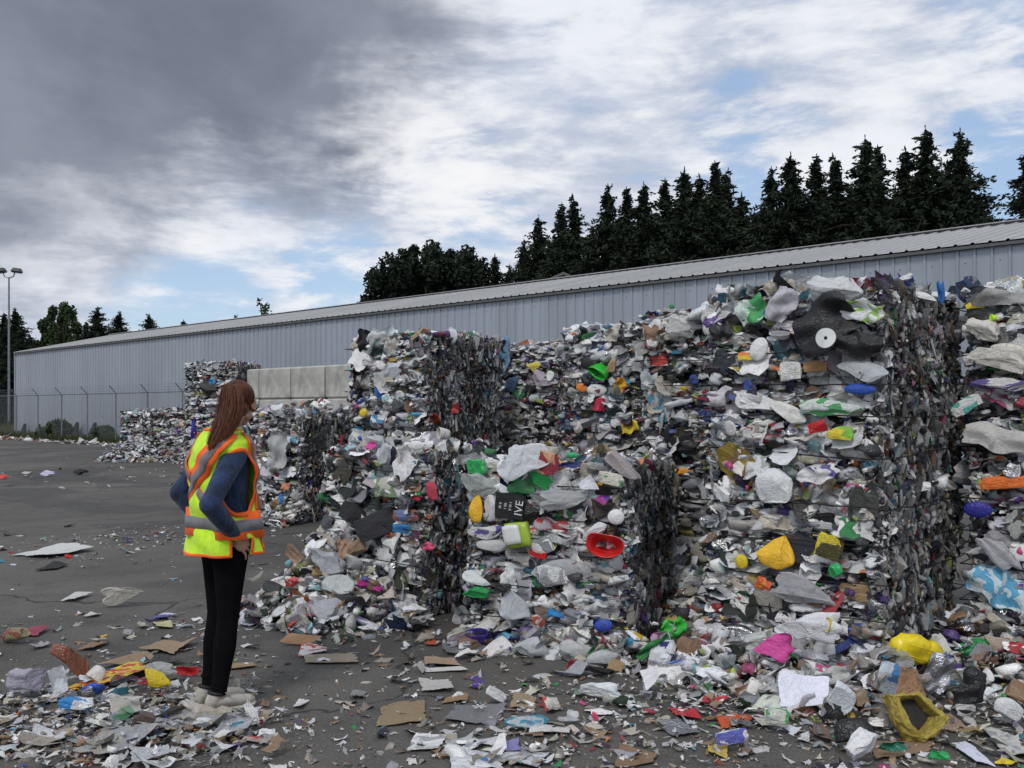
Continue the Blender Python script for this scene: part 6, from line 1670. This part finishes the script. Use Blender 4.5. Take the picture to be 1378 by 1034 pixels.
# red tub seen into its mouth
p, yw = in_bale(815, 734, 'C', 0.10)
m = MB(); m.add(*rounded_shell([(-0.07, 0.02, 0.02, 1), (-0.07, 0.075, 0.04, .8), (0.0, 0.095, 0.052, .8), (0.055, 0.108, 0.062, .8), (0.062, 0.116, 0.070, .8), (0.055, 0.114, 0.068, .8), (0.05, 0.094, 0.050, .8), (0.0, 0.082, 0.040, .8), (-0.05, 0.05, 0.02, .8)])); squash(m, 3, 0.008)
o = m.build('tub', M['pl_red'], None, True); o.location = p; o.rotation_euler = (R(78), R(8), yw); tag(o, 'bright red oval tub with its mouth open, in the front low bale', 'tub')
# black printed carton
p, yw = in_bale(688, 682, 'C', 0.095)
m = MB(); C_, S_, F_ = cube_sphere(6); m.add((C_ * 0.9 + S_ * 0.1) * np.array((0.100, 0.025, 0.082)), F_); squash(m, 5, 0.005, 18)
ct = m.build('carton', M['pl_black']); ct.location = p; ct.rotation_euler = (0, R(4), yw); tag(ct, 'black carton with rotated white lettering in the front low bale', 'carton')
text_mesh('IVE', 0.072, 'lettering', M['ink_white'], ct, (0.066, -0.034, 0.0), (R(90), R(-86), 0))
for i, tx_ in enumerate(('III II', 'I IIII', 'II III I')): text_mesh(tx_, 0.026, 'small_print', M['ink_white'], ct, (-0.062 + i * 0.034, -0.033, 0.005), (R(90), R(-86), 0))
# lime and white square tub
p, yw = in_bale(698, 720, 'C', 0.095)
m = MB(); C_, S_, F_ = cube_sphere(5); m.add((C_ * 0.8 + S_ * 0.2) * np.array((0.080, 0.035, 0.082)), F_); squash(m, 6, 0.004)
ct = m.build('tub', M['pl_lime'], None, True); ct.location = p; ct.rotation_euler = (0, R(-10), yw); tag(ct, 'square lime green tub with a white lid under the black carton', 'tub')
m = MB(); m.add((C_ * 0.8 + S_ * 0.2) * np.array((0.058, 0.012, 0.062)), F_); squash(m, 7, 0.003); l_ = m.build('lid', M['pl_white'], ct, True); l_.location = (-0.026, -0.045, 0.008)
# small red packet
p, yw = in_bale(724, 741, 'C', 0.10)
m = MB(); V, F_ = grid(9, 9); m.add(V * np.array((0.056, 1, 0.042)), F_); squash(m, 8, 0.004, 30); ct = m.build('packet', M['pl_red'], None, True); ct.location = p; ct.rotation_euler = (0, R(14), yw)
tag(ct, 'small red packet with slanted cream lettering left of the red oval tub', 'packet'); text_mesh('love', 0.040, 'lettering', M['ink_cream'], ct, (0, -0.010, 0), (R(90), 0, 0))
# round white disc on the black sack
p, yw = in_bale(1111, 455, 'B1', 0.23)
m = MB(); n_ = 36
V = []
for rr, yy in ((0.010, 0), (0.054, 0), (0.054, 0.003), (0.010, 0.003)):
    for k in range(n_): a = 2 * math.pi * k / n_; V.append((rr * math.cos(a), yy + 0.004 * math.sin(2 * a) * (rr > .02), rr * math.sin(a)))
m.add(V, [(i * n_ + k, i * n_ + (k + 1) % n_, ((i + 1) % 4) * n_ + (k + 1) % n_, ((i + 1) % 4) * n_ + k) for i in range(4) for k in range(n_)])
o = m.build('disc', M['pl_white'], None, False); o.location = p; o.rotation_euler = (R(-6), R(6), yw + 0.1); tag(o, 'round white disc with a centre hole on the large black sack', 'disc')
# yellow folded tub by the dark end face
m = MB(); m.add(*rounded_shell([(-0.09, 0.10, 0.05, .6), (-0.02, 0.125, 0.062, .6), (0.05, 0.118, 0.055, .6), (0.085, 0.085, 0.03, .7)])); squash(m, 11, 0.010, 14)
Y = 4.95; yt = m.build('tub', M['pl_yellow'], None, True); yt.location = wp(1226, 872, Y); yt.rotation_euler = (R(14), R(20), R(25)); crumple(yt, 1, 0.035, 0.10, True)
tag(yt, 'large yellow folded tub between the tallest stack and the right edge stack', 'tub')
m = MB(); m.add(*rounded_shell([(-0.05, 0.075, 0.04, .8), (0.03, 0.095, 0.05, .8), (0.06, 0.06, 0.03, .9)])); squash(m, 12, 0.010, 14); q_ = m.build('folded_end', M['pl_yellow'], yt, True); q_.location = (0.13, -0.02, -0.005); q_.rotation_euler = (0, R(25), 0)
for k in (-1, 1): MB().tube([(-0.10, -0.064, 0.03 * k), (0.0, -0.072, 0.03 * k + 0.004), (0.09, -0.066, 0.03 * k)], 0.003, 5).build('ridge', M['pl_yellow'], yt, True)
# mustard paper bag, mouth open toward the camera
base = gp(1243, 1002)
m = MB(); r_ = np.random.default_rng(4); n_ = 8
outer = [(-0.155, 0.09), (-0.13, -0.05), (-0.075, -0.135), (0.0, -0.150), (0.085, -0.105), (0.165, -0.03), (0.10, 0.035), (0.02, 0.115)]
inner = [(-0.078, 0.055), (-0.065, -0.02), (-0.045, -0.065), (-0.01, -0.09), (0.025, -0.06), (0.065, -0.012), (0.035, 0.02), (-0.01, 0.075)]
V = []
for ring, yy, k in ((outer, 0.10, 0.9), (outer, 0.0, 1.0), (outer, -0.05, 0.86), (inner, -0.055, 1.2), (inner, 0.0, 1.0), (inner, 0.10, 0.7)):
    for (a, b_) in ring: V.append((a * k + r_.normal(0, .004), yy + r_.normal(0, .006), b_ * k + 0.15 + r_.normal(0, .004)))
m.add(V, [(i * n_ + k, i * n_ + (k + 1) % n_, (i + 1) * n_ + (k + 1) % n_, (i + 1) * n_ + k) for i in range(5) for k in range(n_)] + [tuple(range(5 * n_, 6 * n_))])
pb = m.build('paper_bag', M['mustard']); pb.scale = (0.9,) * 3; pb.location = base + np.array((0, 0, 0.0)); pb.rotation_euler = (R(-22), 0, 0); tag(pb, 'mustard yellow paper bag with a dark open mouth in the foreground', 'paper bag')
crumple(pb, 3, 0.022, 0.06)
MB().add([(a * 0.98, 0.03, b_ * 0.98 + 0.15) for a, b_ in inner], [tuple(range(8))]).build('bag_mouth_shade', M['core'], pb)  # flat near-black sheet painted as the shade inside the mouth
m = MB(); V = [(-0.12, 0, 0.20), (-0.02, -0.03, 0.26), (0.06, 0.0, 0.20), (-0.05, 0.0, 0.38), (0.03, 0.01, 0.37), (-0.02, 0.05, 0.22)]
m.add(V, [(0, 1, 4, 3), (1, 2, 4), (2, 5, 4), (5, 0, 3), (5, 3, 4), (0, 5, 2, 1)]); top = m.build('torn_kraft_top', M['kraft'], pb); crumple(top, 4, 0.03, 0.05)
text_mesh('*', 0.16, 'asterisk_mark', M['ink_white'], FOBJ['flat grey plastic tray with an asterisk mark'], (0.03, 0.0, 0.022), (0, 0, 0.4))
# ------------------------------------------------------------------ sky, sun, camera
def pdir(px, py):
    v = np.array([(px - CX) / F_PX, 1.0, (HY - py) / F_PX]); return v / np.linalg.norm(v)
w = bpy.data.worlds.new('World'); sc.world = w; w.use_nodes = True
t = w.node_tree; t.nodes.clear(); nt = NT(t)
SUN_EL, SUN_AZ = R(48), R(60)
sky = nt.n('ShaderNodeTexSky', sky_type='NISHITA', sun_disc=False)
sky.sun_elevation = SUN_EL; sky.sun_rotation = SUN_AZ; sky.air_density = 1.0; sky.dust_density = 0.6; sky.ozone_density = 1.5
tc = nt.n('ShaderNodeTexCoord'); D = nt.vmath('NORMALIZE', tc.outputs['Generated'])
sx = nt.n('ShaderNodeSeparateXYZ', {0: D})
zz = nt.math('ADD', nt.math('MAXIMUM', sx.outputs[2], 0.0), 0.12)
cv = nt.n('ShaderNodeCombineXYZ', {0: nt.math('DIVIDE', sx.outputs[0], zz), 1: nt.math('DIVIDE', sx.outputs[1], zz), 2: 0.0})
cl1 = nt.noise(cv.outputs[0], 0.9, 6, 0.6, 0.25)      # cloud sheet
cl2 = nt.noise(nt.vmath('MULTIPLY', D, (1, 1, 3.2)), 6.0, 8, 0.62, 0.15)        # ragged detail
cl3 = nt.noise(D, 3.2, 5, 0.55, 0.4)
dist = nt.math('MULTIPLY', nt.math('SUBTRACT', cl3.outputs[0], 0.5), 0.24)
dist2 = nt.math('MULTIPLY', nt.math('SUBTRACT', cl2.outputs[0], 0.5), 0.22)
def lobe(px, py, r0, r1, dk=1.0):
    d = nt.vmath('DOT_PRODUCT', D, tuple(pdir(px, py)))
    a = nt.math('ARCCOSINE', nt.math('MINIMUM', d, 0.99999))
    a = nt.math('ADD', nt.math('ADD', a, nt.math('MULTIPLY', dist, dk)), nt.math('MULTIPLY', dist2, dk))
    return nt.ss(a, r0 / F_PX, r1 / F_PX, 1.0, 0.0)
def mx(*a):
    r = a[0]
    for b in a[1:]: r = nt.math('MAXIMUM', r, b)
    return r
dark = mx(lobe(60, 60, 140, 320), lobe(330, 50, 50, 260), lobe(-150, -150, 300, 520), lobe(110, 180, 10, 190), lobe(440, 120, 0, 140), lobe(300, -260, 260, 440))
hz = mx(lobe(640, 240, 20, 300), lobe(1210, 80, 0, 200), lobe(260, 300, 0, 170), lobe(930, 190, 30, 260), lobe(560, 90, 0, 60))
blue = mx(nt.math('MULTIPLY', lobe(250, 385, 0, 170, 0.8), 0.9), nt.math('MULTIPLY', lobe(330, 245, 0, 60), 0.8), nt.math('MULTIPLY', lobe(570, 175, 0, 110), 0.5), nt.math('MULTIPLY', lobe(640, 320, 0, 120), 0.7), nt.math('MULTIPLY', lobe(1000, 245, 0, 130), 0.75), nt.math('MULTIPLY', lobe(1330, 240, 10, 140), 0.75), nt.math('MULTIPLY', lobe(450, 395, 0, 130), 0.8), nt.math('MULTIPLY', lobe(1340, 0, 0, 120), 0.4))
n1 = cl1.outputs[0]; n2 = cl2.outputs[0]
cover = nt.math('ADD', nt.math('ADD', nt.math('MULTIPLY', n2, 1.5), nt.math('MULTIPLY', n1, 0.6)), -0.50)
cover = nt.math('SUBTRACT', cover, nt.math('MULTIPLY', blue, 0.50))
cover = nt.math('ADD', cover, nt.math('ADD', nt.math('MULTIPLY', dark, 0.7), nt.math('MULTIPLY', hz, 0.25)))
cover = nt.ss(cover, 0.22, 0.62)
# cloud brightness
br = nt.ss(nt.math('ADD', nt.math('MULTIPLY', n2, 0.75), nt.math('MULTIPLY', cl3.outputs[0], 0.35)), 0.42, 0.66)
bright = nt.mix(br, (0.49, 0.55, 0.68), (0.84, 0.87, 0.93))
bright = nt.mix(nt.math('MULTIPLY', hz, nt.ss(n2, 0.44, 0.66)), bright, (0.93, 0.93, 0.94))
dk = nt.mix(nt.ss(nt.math('ADD', nt.math('MULTIPLY', n1, 0.5), nt.math('MULTIPLY', cl3.outputs[0], 0.5)), 0.38, 0.62), (0.165, 0.190, 0.250), (0.285, 0.315, 0.385))
cc = nt.mix(dark, bright, dk)
bg1 = nt.n('ShaderNodeBackground', {0: nt.mix(0.55, sky.outputs[0], (3.3, 4.4, 6.2)), 1: 0.13})
bg2 = nt.n('ShaderNodeBackground', {0: cc, 1: 1.0})
ms = nt.n('ShaderNodeMixShader', {0: cover, 1: bg1.outputs[0], 2: bg2.outputs[0]})
wo = nt.n('ShaderNodeOutputWorld'); t.links.new(ms.outputs[0], wo.inputs[0])

ld = bpy.data.lights.new('sun', 'SUN'); ld.energy = 1.6; ld.angle = R(14); ld.color = (1.0, 0.96, 0.9)
lo_ = bpy.data.objects.new('sun', ld); col.objects.link(lo_)
# light comes from behind the camera's left shoulder, high
lo_.rotation_euler = (R(90) - SUN_EL, 0, 0)
az = R(-150)   # travel direction seen from above
sd_ = Vector((math.sin(SUN_AZ), math.cos(SUN_AZ), 0))
lv = Vector((-0.35 * math.cos(SUN_EL), -0.94 * math.cos(SUN_EL), math.sin(SUN_EL)))   # toward the sun
lo_.rotation_euler = lv.to_track_quat('Z', 'Y').to_euler()
sky.sun_rotation = math.atan2(lv.x, lv.y)

cd = bpy.data.cameras.new('camera'); cam = bpy.data.objects.new('camera', cd); col.objects.link(cam)
cam.location = (0, 0, CAMZ); cam.rotation_euler = (R(90), 0, 0)
cd.sensor_width = 36.0; cd.lens = 36.0 * F_PX / 1378.0
cd.shift_y = (HY - 517.0) / 1378.0
cd.clip_start = 0.1; cd.clip_end = 2000
sc.camera = cam
sc.view_settings.view_transform = 'Standard'; sc.view_settings.look = 'None'; sc.view_settings.exposure = 0; sc.view_settings.gamma = 1
sc.cycles.max_bounces = 6; sc.cycles.diffuse_bounces = 3; sc.cycles.glossy_bounces = 2; sc.cycles.transparent_max_bounces = 12
sc.cycles.use_denoising = True
w.cycles.sampling_method = 'MANUAL'; w.cycles.sample_map_resolution = 256
